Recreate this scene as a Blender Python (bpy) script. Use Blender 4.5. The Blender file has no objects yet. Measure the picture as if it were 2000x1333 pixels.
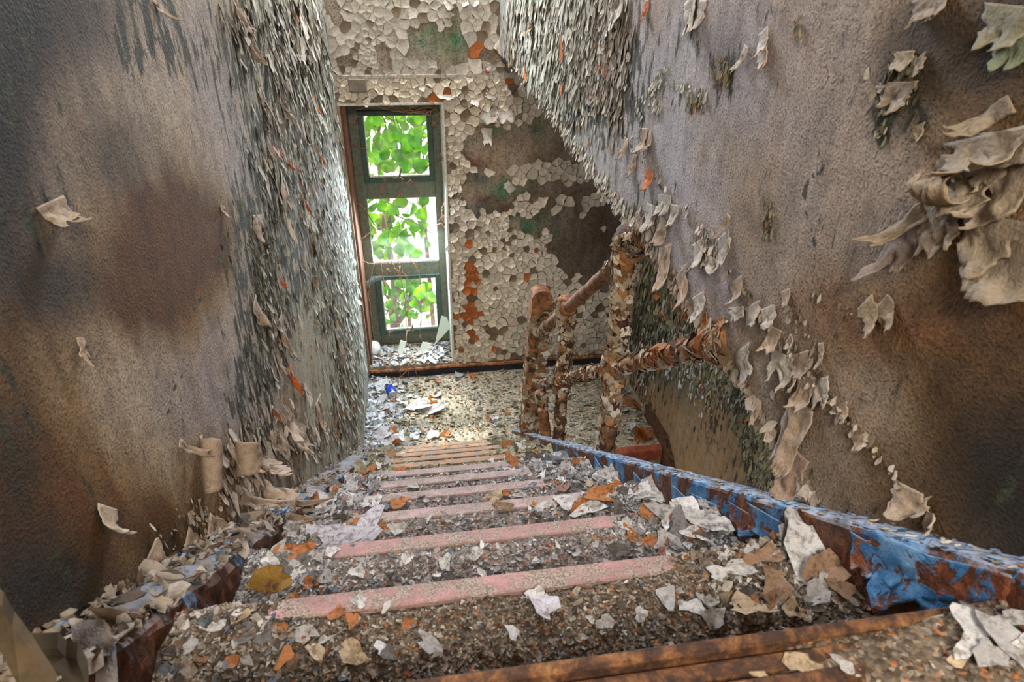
import bpy, math, random
import numpy as np
from mathutils import Vector, Matrix

rng = np.random.default_rng(7)
random.seed(7)
SC = bpy.context.scene
COL = SC.collection

# ------------------------------------------------------------------ camera
FPX, PITCH, YAW, ROLL = 1235.0, 0.51353, 0.15655, 0.01062
_cy, _sy, _cp, _sp = math.cos(YAW), math.sin(YAW), math.cos(PITCH), math.sin(PITCH)
FWD = np.array([_sy * _cp, _cy * _cp, -_sp]); _rt = np.array([_cy, -_sy, 0.0]); _up = np.cross(_rt, FWD)
RT = math.cos(ROLL) * _rt + math.sin(ROLL) * _up
UPV = -math.sin(ROLL) * _rt + math.cos(ROLL) * _up
cam = bpy.data.cameras.new('camera'); cam.sensor_width = 36.0; cam.lens = FPX * 36 / 2000
cam.clip_start = 0.02; cam.clip_end = 200
cam.dof.use_dof = True; cam.dof.focus_distance = 2.0; cam.dof.aperture_fstop = 11.0
camo = bpy.data.objects.new('camera', cam); COL.objects.link(camo)
camo.matrix_world = Matrix([[RT[i], UPV[i], -FWD[i], 0.0] for i in range(3)] + [[0, 0, 0, 1]])
SC.camera = camo
MROT = np.array([RT, UPV, FWD])
def ray(px, py): return MROT.T @ np.array([(px - 1000) / FPX, -(py - 666.5) / FPX, 1.0])
def onx(px, py, x): d = ray(px, py); return d * (x / d[0])
def ony(px, py, y): d = ray(px, py); return d * (y / d[1])
def onz(px, py, z): d = ray(px, py); return d * (z / d[2])
def pxper(P): return FPX / float(MROT[2] @ np.asarray(P, float))     # pixels per metre at a point

# ------------------------------------------------------------------ measures (metres, camera at the origin)
G, RISE = 0.25, 0.17592
Y0, Z0 = 0.3073, -0.4940
XL, XR, XO, YF = -0.418, 0.537, 1.45, 3.9686
ZLAND = -2.525
YLAND = Y0 + 11 * G
XSL, XSR = -0.318, 0.498          # inner faces of the two stringers
YW = 4.27                         # face of the window frame
CEIL, YBACK = 1.9, -1.3
SUN_DIR = Vector((0.13, -0.56, -0.82)).normalized()

# ------------------------------------------------------------------ world, sun, daylight, exposure
W = bpy.data.worlds.new('sky'); SC.world = W; W.use_nodes = True
bg = W.node_tree.nodes['Background']; bg.inputs[0].default_value = (0.90, 0.95, 1.0, 1); bg.inputs[1].default_value = 0.9
sun = bpy.data.lights.new('sun', 'SUN'); sun.energy = 9.0; sun.angle = math.radians(6); sun.color = (1.0, 0.95, 0.86)
suno = bpy.data.objects.new('sun', sun); COL.objects.link(suno)
suno.rotation_euler = SUN_DIR.to_track_quat('-Z', 'Y').to_euler()
def area(name, loc, target, sx, sy, energy, color):
    l = bpy.data.lights.new(name, 'AREA'); l.shape = 'RECTANGLE'; l.size = sx; l.size_y = sy
    l.energy = energy; l.color = color
    o = bpy.data.objects.new(name, l); COL.objects.link(o); o.location = loc
    o.rotation_euler = (Vector(target) - Vector(loc)).to_track_quat('-Z', 'Y').to_euler()
    return o
area('daylight_upper_window', (0.06, YF - 0.07, 1.0), (0.06, 0.6, -1.2), 0.72, 1.2, 165, (0.94, 0.95, 1.0))
area('daylight_lower_window', (-0.08, YW - 0.05, -1.45), (-0.05, 2.6, -2.6), 0.46, 1.5, 30, (0.78, 0.90, 1.0))
area('daylight_hall_window', (0.05, YBACK + 0.08, 0.95), (0.05, 1.2, -0.9), 0.8, 0.9, 92, (1.0, 0.90, 0.76))
SC.view_settings.view_transform = 'Standard'; SC.view_settings.look = 'None'
SC.view_settings.gamma = 1.0; SC.view_settings.use_curve_mapping = False
SC.view_settings.exposure = 0.55

# ------------------------------------------------------------------ helpers
def s2l(c):
    c = np.asarray(c, float) / 255.0
    return np.where(c <= 0.04045, c / 12.92, ((c + 0.055) / 1.055) ** 2.4)
_T = np.random.default_rng(99).random(8192)
def vnoise(x, y, seed=0):
    x = np.asarray(x, float); y = np.asarray(y, float)
    ix = np.floor(x).astype(np.int64); iy = np.floor(y).astype(np.int64)
    fx = x - ix; fy = y - iy; fx = fx * fx * (3 - 2 * fx); fy = fy * fy * (3 - 2 * fy)
    def h(a, b): return _T[((a * 73856093) ^ (b * 19349663) ^ (seed * 83492791 + 12345)) & 8191]
    return (h(ix, iy) * (1 - fx) + h(ix + 1, iy) * fx) * (1 - fy) + (h(ix, iy + 1) * (1 - fx) + h(ix + 1, iy + 1) * fx) * fy
def fbm(x, y, seed=0, o=4):
    s = 0; a = 0.5; t = 0
    for i in range(o):
        s = s + a * vnoise(x, y, seed + i * 17); t += a; a *= 0.5; x = np.asarray(x) * 2.03 + 3.1; y = np.asarray(y) * 2.03 + 7.7
    return s / t
def sstep(a, b, x): t = np.clip((x - a) / (b - a), 0, 1); return t * t * (3 - 2 * t)
def mix(a, b, t): t = np.asarray(t)[..., None]; return a * (1 - t) + b * t

def npmesh(name, V, faces, col=None, mats=(), fmat=None, smooth=False, attrs=None):
    """faces: list of int arrays (n,k); col: (nv,3) linear colours"""
    me = bpy.data.meshes.new(name)
    V = np.ascontiguousarray(V, np.float32)
    faces = [np.asarray(f, np.int32) for f in faces if len(f)]
    nl = sum(f.size for f in faces); nf = sum(len(f) for f in faces)
    me.vertices.add(len(V)); me.vertices.foreach_set('co', V.ravel())
    me.loops.add(nl); me.polygons.add(nf)
    me.loops.foreach_set('vertex_index', np.concatenate([f.ravel() for f in faces]))
    st = []; p = 0
    for f in faces:
        st.append(p + np.arange(len(f)) * f.shape[1]); p += f.size
    me.polygons.foreach_set('loop_start', np.concatenate(st).astype(np.int32))
    if fmat is not None: me.polygons.foreach_set('material_index', np.asarray(fmat, np.int32))
    me.polygons.foreach_set('use_smooth', np.full(nf, bool(smooth)))
    for m in mats: me.materials.append(m)
    me.update(calc_edges=True)
    if col is not None:
        a = me.color_attributes.new('Col', 'FLOAT_COLOR', 'POINT')
        c = np.ones((len(V), 4), np.float32); c[:, :3] = col; a.data.foreach_set('color', c.ravel())
    for k, v in (attrs or {}).items():
        a = me.attributes.new(k, 'FLOAT', 'POINT'); a.data.foreach_set('value', np.asarray(v, np.float32))
    return me
def obj(name, me, parent=None, loc=None, label=None, cat=None, group=None, kind=None, rot=None):
    o = bpy.data.objects.new(name, me); COL.objects.link(o)
    if parent is not None: o.parent = parent
    if loc is not None: o.location = loc
    if rot is not None: o.rotation_euler = rot
    if label: o['label'] = label
    if cat: o['category'] = cat
    if group: o['group'] = group
    if kind: o['kind'] = kind
    return o
class MB:
    """collects simple solids into one mesh"""
    def __init__(s): s.V = []; s.F = {}; s.n = 0
    def add(s, V, F):
        V = np.asarray(V, float); s.V.append(V)
        for f in F:
            f = [i + s.n for i in f]; s.F.setdefault(len(f), []).append(f)
        s.n += len(V)
    def box(s, a, b, bev=0.0):
        a = np.minimum(a, b).astype(float) if False else np.array(a, float); b = np.array(b, float)
        if bev <= 0:
            V = [(x, y, z) for z in (a[2], b[2]) for y in (a[1], b[1]) for x in (a[0], b[0])]
            s.add(V, [(0, 2, 3, 1), (4, 5, 7, 6), (0, 1, 5, 4), (2, 6, 7, 3), (0, 4, 6, 2), (1, 3, 7, 5)]); return
        # chamfered box
        V = []; idx = {}
        for sx in (0, 1):
            for sy in (0, 1):
                for sz in (0, 1):
                    for ax in range(3):
                        p = [(a, b)[q][i] for i, q in enumerate((sx, sy, sz))]
                        for i, q in enumerate((sx, sy, sz)):
                            if i != ax: p[i] += bev * (1 - 2 * q)
                        idx[(sx, sy, sz, ax)] = len(V); V.append(p)
        F = []
        for ax in range(3):
            o1, o2 = [i for i in range(3) if i != ax]
            for q in (0, 1):
                f = []
                for (u, v) in ((0, 0), (1, 0), (1, 1), (0, 1)):
                    k = [0, 0, 0]; k[ax] = q; k[o1] = u; k[o2] = v; f.append(idx[(*k, ax)])
                F.append(f if (q == 1) ^ (ax == 1) else f[::-1])
        for ax in range(3):
            o1, o2 = [i for i in range(3) if i != ax]
            for u in (0, 1):
                for v in (0, 1):
                    k0 = [0, 0, 0]; k0[o1] = u; k0[o2] = v; k1 = list(k0); k1[ax] = 1
                    F.append([idx[(*k0, o1)], idx[(*k1, o1)], idx[(*k1, o2)], idx[(*k0, o2)]])
        for sx in (0, 1):
            for sy in (0, 1):
                for sz in (0, 1): F.append([idx[(sx, sy, sz, ax)] for ax in range(3)])
        s.add(V, F)
    def tube(s, pts, rad, n=8, cap=True):
        pts = np.asarray(pts, float); m = len(pts); rad = np.broadcast_to(rad, (m,))
        T = np.gradient(pts, axis=0); T /= np.linalg.norm(T, axis=1)[:, None] + 1e-9
        ref = np.array([0, 0, 1.0]) if abs(T[0][2]) < .9 else np.array([1.0, 0, 0])
        V = []
        for i in range(m):
            a = np.cross(T[i], ref); a /= np.linalg.norm(a) + 1e-9; b = np.cross(T[i], a); ref = np.cross(a, T[i]) if False else ref
            for k in range(n):
                t = 2 * math.pi * k / n; V.append(pts[i] + rad[i] * (math.cos(t) * a + math.sin(t) * b))
        F = [(i * n + k, i * n + (k + 1) % n, (i + 1) * n + (k + 1) % n, (i + 1) * n + k) for i in range(m - 1) for k in range(n)]
        if cap: F += [tuple(range(n))[::-1], tuple((m - 1) * n + k for k in range(n))]
        s.add(V, F)
    def prism(s, poly, vec):
        poly = np.asarray(poly, float); n = len(poly); vec = np.asarray(vec, float)
        s.add(np.concatenate([poly, poly + vec]), [tuple(range(n))[::-1], tuple(range(n, 2 * n))] + [(i, (i + 1) % n, n + (i + 1) % n, n + i) for i in range(n)])
    def mesh(s, name, mat, smooth=False, col=None):
        V = np.concatenate(s.V)
        c = None if col is None else np.broadcast_to(np.asarray(col, float), (len(V), 3))
        return npmesh(name, V, [np.array(f) for f in s.F.values()], c, [mat], None, smooth)

# ------------------------------------------------------------------ materials
def newmat(name):
    m = bpy.data.materials.new(name); m.use_nodes = True
    nt = m.node_tree; b = nt.nodes['Principled BSDF']
    return m, nt, b
def N(nt, t, **kw):
    n = nt.nodes.new(t)
    for k, v in kw.items():
        if k.startswith('i_'): n.inputs[k[2:].replace('_', ' ')].default_value = v
        else: setattr(n, k, v)
    return n
def L(nt, a, b): nt.links.new(a, b)
def coords(nt, scale=(1, 1, 1), off=(0, 0, 0)):
    g = N(nt, 'ShaderNodeNewGeometry'); mp = N(nt, 'ShaderNodeMapping')
    mp.inputs['Scale'].default_value = scale; mp.inputs['Location'].default_value = off
    L(nt, g.outputs['Position'], mp.inputs['Vector']); return mp.outputs[0]
def ocoords(nt, scale=(1, 1, 1)):
    g = N(nt, 'ShaderNodeTexCoord'); mp = N(nt, 'ShaderNodeMapping'); mp.inputs['Scale'].default_value = scale
    L(nt, g.outputs['Object'], mp.inputs['Vector']); return mp.outputs[0]
def noise(nt, vec, scale, detail=3, rough=0.55, dist=0.0):
    n = N(nt, 'ShaderNodeTexNoise'); n.inputs['Scale'].default_value = scale; n.inputs['Detail'].default_value = detail
    n.inputs['Roughness'].default_value = rough; n.inputs['Distortion'].default_value = dist
    L(nt, vec, n.inputs['Vector']); return n.outputs['Fac']
def math_(nt, op, a, b=None, c=None):
    n = N(nt, 'ShaderNodeMath', operation=op)
    for i, v in enumerate((a, b, c)):
        if v is None: continue
        if isinstance(v, (int, float)): n.inputs[i].default_value = v
        else: L(nt, v, n.inputs[i])
    return n.outputs[0]
def ramp(nt, fac, stops):
    r = N(nt, 'ShaderNodeValToRGB'); e = r.color_ramp.elements
    while len(e) > 1: e.remove(e[-1])
    for i, (p, c) in enumerate(stops):
        k = e[0] if i == 0 else e.new(p)
        k.position = p; k.color = (*s2l(c), 1) if not isinstance(c, (int, float)) else (c, c, c, 1)
    L(nt, fac, r.inputs[0]); return r.outputs[0]
def mixc(nt, fac, a, b, mode='MIX'):
    n = N(nt, 'ShaderNodeMix', data_type='RGBA', blend_type=mode)
    for s, v in ((n.inputs[0], fac), (n.inputs[6], a), (n.inputs[7], b)):
        if isinstance(v, (int, float)): s.default_value = v
        elif isinstance(v, (tuple, list, np.ndarray)): s.default_value = (*v, 1)
        else: L(nt, v, s)
    return n.outputs[2]
def bump(nt, b, h, strength, dist, prev=None):
    n = N(nt, 'ShaderNodeBump'); n.inputs['Strength'].default_value = strength; n.inputs['Distance'].default_value = dist
    L(nt, h, n.inputs['Height'])
    if prev is not None: L(nt, prev, n.inputs['Normal'])
    if b is not None: L(nt, n.outputs[0], b.inputs['Normal'])
    return n.outputs[0]
def attr(nt, name): 
    a = N(nt, 'ShaderNodeAttribute'); a.attribute_name = name; return a

def plaster_mat(name, grain=300.0, bumpd=0.0035, stretch=(1, 1, 1), mold_hi=(70, 74, 52), mold_lo=(22, 24, 22)):
    """stippled painted plaster: colour per place from the mesh, mould that eats it along fine noise, stipple relief"""
    m, nt, b = newmat(name); v = coords(nt)
    vs = coords(nt, (1, 0.8, 0.28))
    col = attr(nt, 'Col').outputs['Color']
    f1 = noise(nt, v, grain, 4, 0.6); f2 = noise(nt, v, 26, 5, 0.6); f3 = noise(nt, vs, 45, 5, 0.65)
    gr = ramp(nt, f1, [(0.30, 0.26), (0.45, 0.90), (0.58, 1.20), (0.75, 1.40)])
    c = mixc(nt, 0.85, col, gr, 'MULTIPLY')
    mo = ramp(nt, f2, [(0.30, 0.72), (0.5, 1.0), (0.7, 1.18)])
    c = mixc(nt, 0.9, c, mo, 'MULTIPLY')
    sp = ramp(nt, noise(nt, vs, 130, 3, 0.7), [(0.60, 1.0), (0.70, 0.45)])
    c = mixc(nt, 0.8, c, sp, 'MULTIPLY')
    st = ramp(nt, noise(nt, coords(nt, (1, 1, 0.12)), 22, 5, 0.65), [(0.3, 0.66), (0.5, 1.0), (0.7, 1.2)])
    c = mixc(nt, 0.8, c, st, 'MULTIPLY')
    hu = ramp(nt, noise(nt, v, 7, 4, 0.6), [(0.3, (255, 226, 190)), (0.5, (255, 250, 244)), (0.7, (240, 240, 255))])
    c = mixc(nt, 0.5, c, hu, 'MULTIPLY')
    # mould / bared streaks
    k = math_(nt, 'ADD', attr(nt, 'mold').outputs['Fac'], math_(nt, 'MULTIPLY', math_(nt, 'SUBTRACT', f3, 0.5), 2.3))
    k = math_(nt, 'ADD', k, math_(nt, 'MULTIPLY', math_(nt, 'SUBTRACT', f1, 0.5), 0.5))
    kf = ramp(nt, k, [(0.46, 0.0), (0.60, 1.0)])
    mc = ramp(nt, noise(nt, v, 90, 4), [(0.35, mold_lo), (0.62, mold_hi), (0.75, (120, 112, 96))])
    c = mixc(nt, math_(nt, 'MULTIPLY', kf, 0.93), c, mc)
    L(nt, c, b.inputs['Base Color']); b.inputs['Roughness'].default_value = 0.78
    b.inputs['Specular IOR Level'].default_value = 0.25
    p = bump(nt, None, f1, 1.0, bumpd)
    p = bump(nt, None, kf, -0.6, 0.002, p)
    bump(nt, b, f2, 0.5, 0.012, p)
    return m
M = {}
M['plaster'] = plaster_mat('stippled_plaster', 240, 0.016)
M['plaster_far'] = plaster_mat('bare_plaster', 110, 0.006, mold_hi=(116, 102, 84), mold_lo=(70, 60, 52))

def flake_mat(name, sc=60, rough=0.72, b1=0.004, dirty=False):
    m, nt, b = newmat(name); v = coords(nt)
    col = attr(nt, 'Col').outputs['Color']
    f1 = noise(nt, v, sc, 5, 0.65); f2 = noise(nt, v, sc * 6, 3, 0.6)
    c = mixc(nt, 0.85, col, ramp(nt, f1, [(0.3, 0.62), (0.5, 1.0), (0.7, 1.2)]), 'MULTIPLY')
    c = mixc(nt, 0.7, c, ramp(nt, f2, [(0.3, 0.65), (0.5, 1.0), (0.7, 1.15)]), 'MULTIPLY')
    if dirty:
        k = ramp(nt, noise(nt, v, 75, 6, 0.75), [(0.50, 0.0), (0.60, 0.75)])
        c = mixc(nt, k, c, mixc(nt, 1.0, c, s2l((150, 136, 118)), 'MULTIPLY'))
    L(nt, c, b.inputs['Base Color']); b.inputs['Roughness'].default_value = rough
    b.inputs['Specular IOR Level'].default_value = 0.3
    p = bump(nt, None, f2, 0.5, b1 * 0.5); bump(nt, b, f1, 0.4, b1, p)
    return m
M['flake'] = flake_mat('paint_flake')
M['chip'] = flake_mat('paint_chip', 120, 0.75, 0.002, True)
M['curl'] = flake_mat('peeled_paint_sheet', 45, 0.7, 0.006)

def metal_mat(name, stops, sc=30, paint=None, thr=(0.5, 0.56), psc=9, dust=None):
    m, nt, b = newmat(name); v = coords(nt)
    f1 = noise(nt, v, sc, 6, 0.68, 0.4); f2 = noise(nt, v, sc * 9, 3, 0.6)
    c = ramp(nt, f1, stops)
    c = mixc(nt, 0.8, c, ramp(nt, f2, [(0.3, 0.5), (0.5, 1.0), (0.7, 1.3)]), 'MULTIPLY')
    h = math_(nt, 'ADD', f1, math_(nt, 'MULTIPLY', f2, 0.35))
    if paint:
        pf = noise(nt, v, psc, 6, 0.62, 0.6); k = ramp(nt, pf, [(thr[0], 0.0), (thr[1], 1.0)])
        pc = ramp(nt, noise(nt, v, 22, 4), paint)
        c = mixc(nt, k, c, pc); h = math_(nt, 'ADD', h, math_(nt, 'MULTIPLY', k, 0.8))
    if dust is not None:
        g = N(nt, 'ShaderNodeNewGeometry'); s = N(nt, 'ShaderNodeSeparateXYZ'); L(nt, g.outputs['Normal'], s.inputs[0])
        k = math_(nt, 'MULTIPLY', ramp(nt, s.outputs[2], [(0.45, 0.0), (0.8, 1.0)]), ramp(nt, noise(nt, v, 40, 5, .7), [(0.35, 0.25), (0.6, 0.9)]))
        c = mixc(nt, k, c, s2l(dust))
    L(nt, c, b.inputs['Base Color']); b.inputs['Roughness'].default_value = 0.7; b.inputs['Specular IOR Level'].default_value = 0.35
    bump(nt, b, h, 0.7, 0.006)
    return m
RUST = [(0.25, (36, 24, 18)), (0.40, (84, 54, 34)), (0.52, (134, 86, 48)), (0.64, (164, 118, 72)), (0.78, (112, 80, 54))]
M['blue_sheet'] = metal_mat('torn_blue_paint', [(0.3, (40, 22, 14)), (0.5, (96, 50, 28)), (0.66, (140, 84, 50))], 40, [(0.3, (24, 72, 118)), (0.5, (52, 108, 158)), (0.72, (112, 152, 190))], (0.44, 0.48), 22, (140, 160, 184))
M['rust'] = metal_mat('rusted_steel', RUST, 26)
M['rust_dark'] = metal_mat('dark_rusted_steel', [(0.3, (26, 18, 14)), (0.46, (66, 42, 28)), (0.58, (106, 70, 40)), (0.68, (138, 100, 66)), (0.8, (96, 80, 62))], 55)
M['blue_steel'] = metal_mat('blue_painted_rusted_steel', [(0.3, (32, 19, 13)), (0.5, (80, 46, 28)), (0.66, (130, 80, 46))], 40,
                            [(0.3, (26, 74, 120)), (0.5, (58, 112, 160)), (0.7, (110, 150, 186))], (0.53, 0.555), 11, (150, 168, 190))
M['blue_dusty'] = metal_mat('dusty_blue_painted_steel', [(0.3, (28, 17, 12)), (0.5, (72, 40, 24)), (0.66, (112, 66, 38))], 40,
                            [(0.3, (34, 62, 92)), (0.5, (70, 104, 140)), (0.7, (120, 140, 158))], (0.52, 0.56), 9, (128, 124, 122))
def nosing_mat(name, base, wear):
    m, nt, b = newmat(name); v = coords(nt, (0.5, 1, 1))
    f = noise(nt, v, 26, 6, 0.7); f2 = noise(nt, coords(nt), 300, 2)
    c = ramp(nt, f, [(0.28, wear), (0.46, base), (0.62, tuple(min(255, int(q * 1.15)) for q in base)), (0.75, (168, 158, 160))])
    c = mixc(nt, 0.6, c, ramp(nt, f2, [(0.35, 0.6), (0.5, 1.0), (0.7, 1.15)]), 'MULTIPLY')
    du = ramp(nt, noise(nt, coords(nt), 34, 6, 0.75), [(0.44, 0.0), (0.56, 0.9)])
    c = mixc(nt, du, c, ramp(nt, noise(nt, coords(nt), 400, 2), [(0.35, (84, 74, 64)), (0.5, (128, 118, 108)), (0.65, (160, 152, 144))]))
    L(nt, c, b.inputs['Base Color']); b.inputs['Roughness'].default_value = 0.7
    bump(nt, b, math_(nt, 'ADD', f, math_(nt, 'MULTIPLY', f2, 0.3)), 0.4, 0.004); return m
M['nose_pink'] = nosing_mat('worn_pink_nosing_paint', (146, 112, 112), (108, 90, 84))
M['nose_mauve'] = nosing_mat('worn_mauve_nosing_paint', (150, 128, 130), (112, 98, 92))
M['nose_tan'] = nosing_mat('worn_tan_nosing_paint', (150, 112, 78), (96, 76, 56))
M['nose_orange'] = nosing_mat('worn_orange_nosing_paint', (176, 128, 86), (124, 90, 62))

def dirt_mat(name, stops, sc=180):
    m, nt, b = newmat(name); v = coords(nt)
    f1 = noise(nt, v, sc, 4, 0.7); f2 = noise(nt, v, 14, 5, 0.6)
    vo = N(nt, 'ShaderNodeTexVoronoi'); vo.inputs['Scale'].default_value = sc * 0.8; L(nt, v, vo.inputs['Vector'])
    sh = N(nt, 'ShaderNodeSeparateColor'); L(nt, vo.outputs['Color'], sh.inputs[0])
    c = ramp(nt, sh.outputs[0], stops)
    c = mixc(nt, 0.8, c, ramp(nt, f2, [(0.3, 0.65), (0.5, 1.0), (0.7, 1.25)]), 'MULTIPLY')
    c = mixc(nt, 0.7, c, ramp(nt, f1, [(0.3, 0.5), (0.5, 1.0), (0.7, 1.3)]), 'MULTIPLY')
    L(nt, c, b.inputs['Base Color']); b.inputs['Roughness'].default_value = 0.9; b.inputs['Specular IOR Level'].default_value = 0.2
    bump(nt, b, math_(nt, 'SUBTRACT', f1, math_(nt, 'MULTIPLY', vo.outputs['Distance'], 0.5)), 0.8, 0.006); return m
M['dirt'] = dirt_mat('crushed_debris', [(0.0, (70, 58, 46)), (0.3, (98, 84, 68)), (0.5, (126, 112, 94)), (0.7, (84, 74, 64)), (0.88, (158, 148, 134)), (0.97, (166, 104, 62))], 300)
M['dirt_grey'] = dirt_mat('grey_crushed_debris', [(0.0, (92, 84, 80)), (0.3, (124, 116, 112)), (0.5, (150, 142, 138)), (0.7, (108, 100, 96)), (0.88, (176, 170, 168)), (0.97, (170, 112, 78))], 260)
M['dirt_olive'] = dirt_mat('olive_crushed_debris', [(0.0, (92, 84, 62)), (0.3, (122, 112, 86)), (0.5, (146, 136, 106)), (0.7, (108, 100, 76)), (0.88, (170, 162, 136)), (0.97, (170, 116, 70))], 200)
M['dirt_land'] = dirt_mat('dusty_landing', [(0.0, (116, 108, 92)), (0.35, (158, 148, 128)), (0.6, (136, 126, 110)), (0.85, (188, 178, 160)), (0.97, (176, 126, 86))], 130)
def plain(name, c, rough=0.6, metal=0.0, sc=50, amt=0.25, bd=0.002):
    m, nt, b = newmat(name); v = ocoords(nt); f = noise(nt, v, sc, 5, 0.65)
    lo, hi = 1 - amt, 1 + amt
    cc = mixc(nt, 1.0, s2l(c), ramp(nt, f, [(0.3, lo), (0.7, hi)]), 'MULTIPLY')
    L(nt, cc, b.inputs['Base Color']); b.inputs['Roughness'].default_value = rough; b.inputs['Metallic'].default_value = metal
    bump(nt, b, f, 0.3, bd); return m
M['frame'] = plain('dark_green_frame_paint', (98, 104, 88), 0.5, 0, 40, 0.35)
M['sash'] = plain('green_sash_paint', (58, 78, 68), 0.5, 0, 40, 0.35)
M['wood_rust'] = plain('rotten_brown_jamb', (104, 62, 34), 0.8, 0, 60, 0.5, 0.006)
M['white_paint'] = plain('cracked_white_reveal_paint', (196, 196, 186), 0.75, 0, 70, 0.35, 0.006)
M['vine'] = plain('dry_brown_vine', (156, 112, 84), 0.8, 0, 80, 0.3)
M['twig'] = plain('green_grey_twig', (92, 100, 78), 0.7, 0, 80, 0.3)
M['bark'] = plain('brown_bark', (126, 92, 72), 0.9, 0, 18, 0.5, 0.01)
M['can_blue'] = plain('blue_can_paint', (20, 58, 170), 0.3, 0.3, 40, 0.15)
M['can_silver'] = plain('silver_can_end', (196, 198, 204), 0.3, 0.7, 40, 0.1)
M['latch'] = plain('dull_metal_latch', (120, 116, 96), 0.5, 0.5, 60, 0.2)
M['concrete'] = plain('grey_concrete', (120, 112, 100), 0.9, 0, 20, 0.35, 0.006)
M['ground'] = plain('pale_sunlit_ground', (214, 208, 204), 0.95, 0, 1.5, 0.18, 0.01)
M['frost'] = plain('frosted_pane', (214, 222, 226), 0.4, 0, 30, 0.08)
M['stick'] = plain('grey_weathered_wood', (92, 78, 66), 0.9, 0, 60, 0.4, 0.004)
def glass_mat():
    m = bpy.data.materials.new('window_glass'); m.use_nodes = True; nt = m.node_tree; nt.nodes.clear()
    o = N(nt, 'ShaderNodeOutputMaterial'); t = N(nt, 'ShaderNodeBsdfTransparent'); g = N(nt, 'ShaderNodeBsdfGlossy')
    t.inputs[0].default_value = (0.95, 0.98, 0.97, 1); g.inputs['Roughness'].default_value = 0.05
    d = N(nt, 'ShaderNodeBsdfDiffuse'); d.inputs[0].default_value = (0.75, 0.78, 0.76, 1)
    v = ocoords(nt); f = ramp(nt, noise(nt, v, 14, 5, 0.7), [(0.42, 0.015), (0.7, 0.16)])
    x1 = N(nt, 'ShaderNodeMixShader'); x1.inputs[0].default_value = 0.06; L(nt, t.outputs[0], x1.inputs[1]); L(nt, g.outputs[0], x1.inputs[2])
    x2 = N(nt, 'ShaderNodeMixShader'); L(nt, f, x2.inputs[0]); L(nt, x1.outputs[0], x2.inputs[1]); L(nt, d.outputs[0], x2.inputs[2])
    L(nt, x2.outputs[0], o.inputs[0]); return m
M['glass'] = glass_mat()
def shard_mat(name, fac, c):
    m = bpy.data.materials.new(name); m.use_nodes = True; nt = m.node_tree; nt.nodes.clear()
    o = N(nt, 'ShaderNodeOutputMaterial'); t = N(nt, 'ShaderNodeBsdfTransparent'); d = N(nt, 'ShaderNodeBsdfPrincipled')
    d.inputs['Base Color'].default_value = (*s2l(c), 1); d.inputs['Roughness'].default_value = 0.25
    x = N(nt, 'ShaderNodeMixShader'); x.inputs[0].default_value = fac
    L(nt, t.outputs[0], x.inputs[1]); L(nt, d.outputs[0], x.inputs[2]); L(nt, x.outputs[0], o.inputs[0]); return m
M['shard'] = shard_mat('dusty_glass_shard', 0.62, (196, 204, 186))
M['web'] = shard_mat('dusty_cobweb', 0.30, (170, 184, 190))
def leaf_mat(name, stops):
    m = bpy.data.materials.new(name); m.use_nodes = True; nt = m.node_tree; nt.nodes.clear()
    o = N(nt, 'ShaderNodeOutputMaterial'); d = N(nt, 'ShaderNodeBsdfDiffuse'); t = N(nt, 'ShaderNodeBsdfTranslucent')
    c = ramp(nt, noise(nt, coords(nt), 9, 3), stops)
    L(nt, c, d.inputs[0]); L(nt, c, t.inputs[0])
    x = N(nt, 'ShaderNodeMixShader'); x.inputs[0].default_value = 0.6; L(nt, d.outputs[0], x.inputs[1]); L(nt, t.outputs[0], x.inputs[2])
    L(nt, x.outputs[0], o.inputs[0]); return m
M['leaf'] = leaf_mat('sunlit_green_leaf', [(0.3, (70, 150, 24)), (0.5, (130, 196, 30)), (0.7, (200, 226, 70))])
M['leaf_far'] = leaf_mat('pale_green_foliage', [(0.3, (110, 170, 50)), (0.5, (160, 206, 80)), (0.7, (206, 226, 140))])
M['leaf_dry'] = leaf_mat('dry_orange_leaf', [(0.3, (150, 78, 30)), (0.7, (214, 130, 50))])

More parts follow.
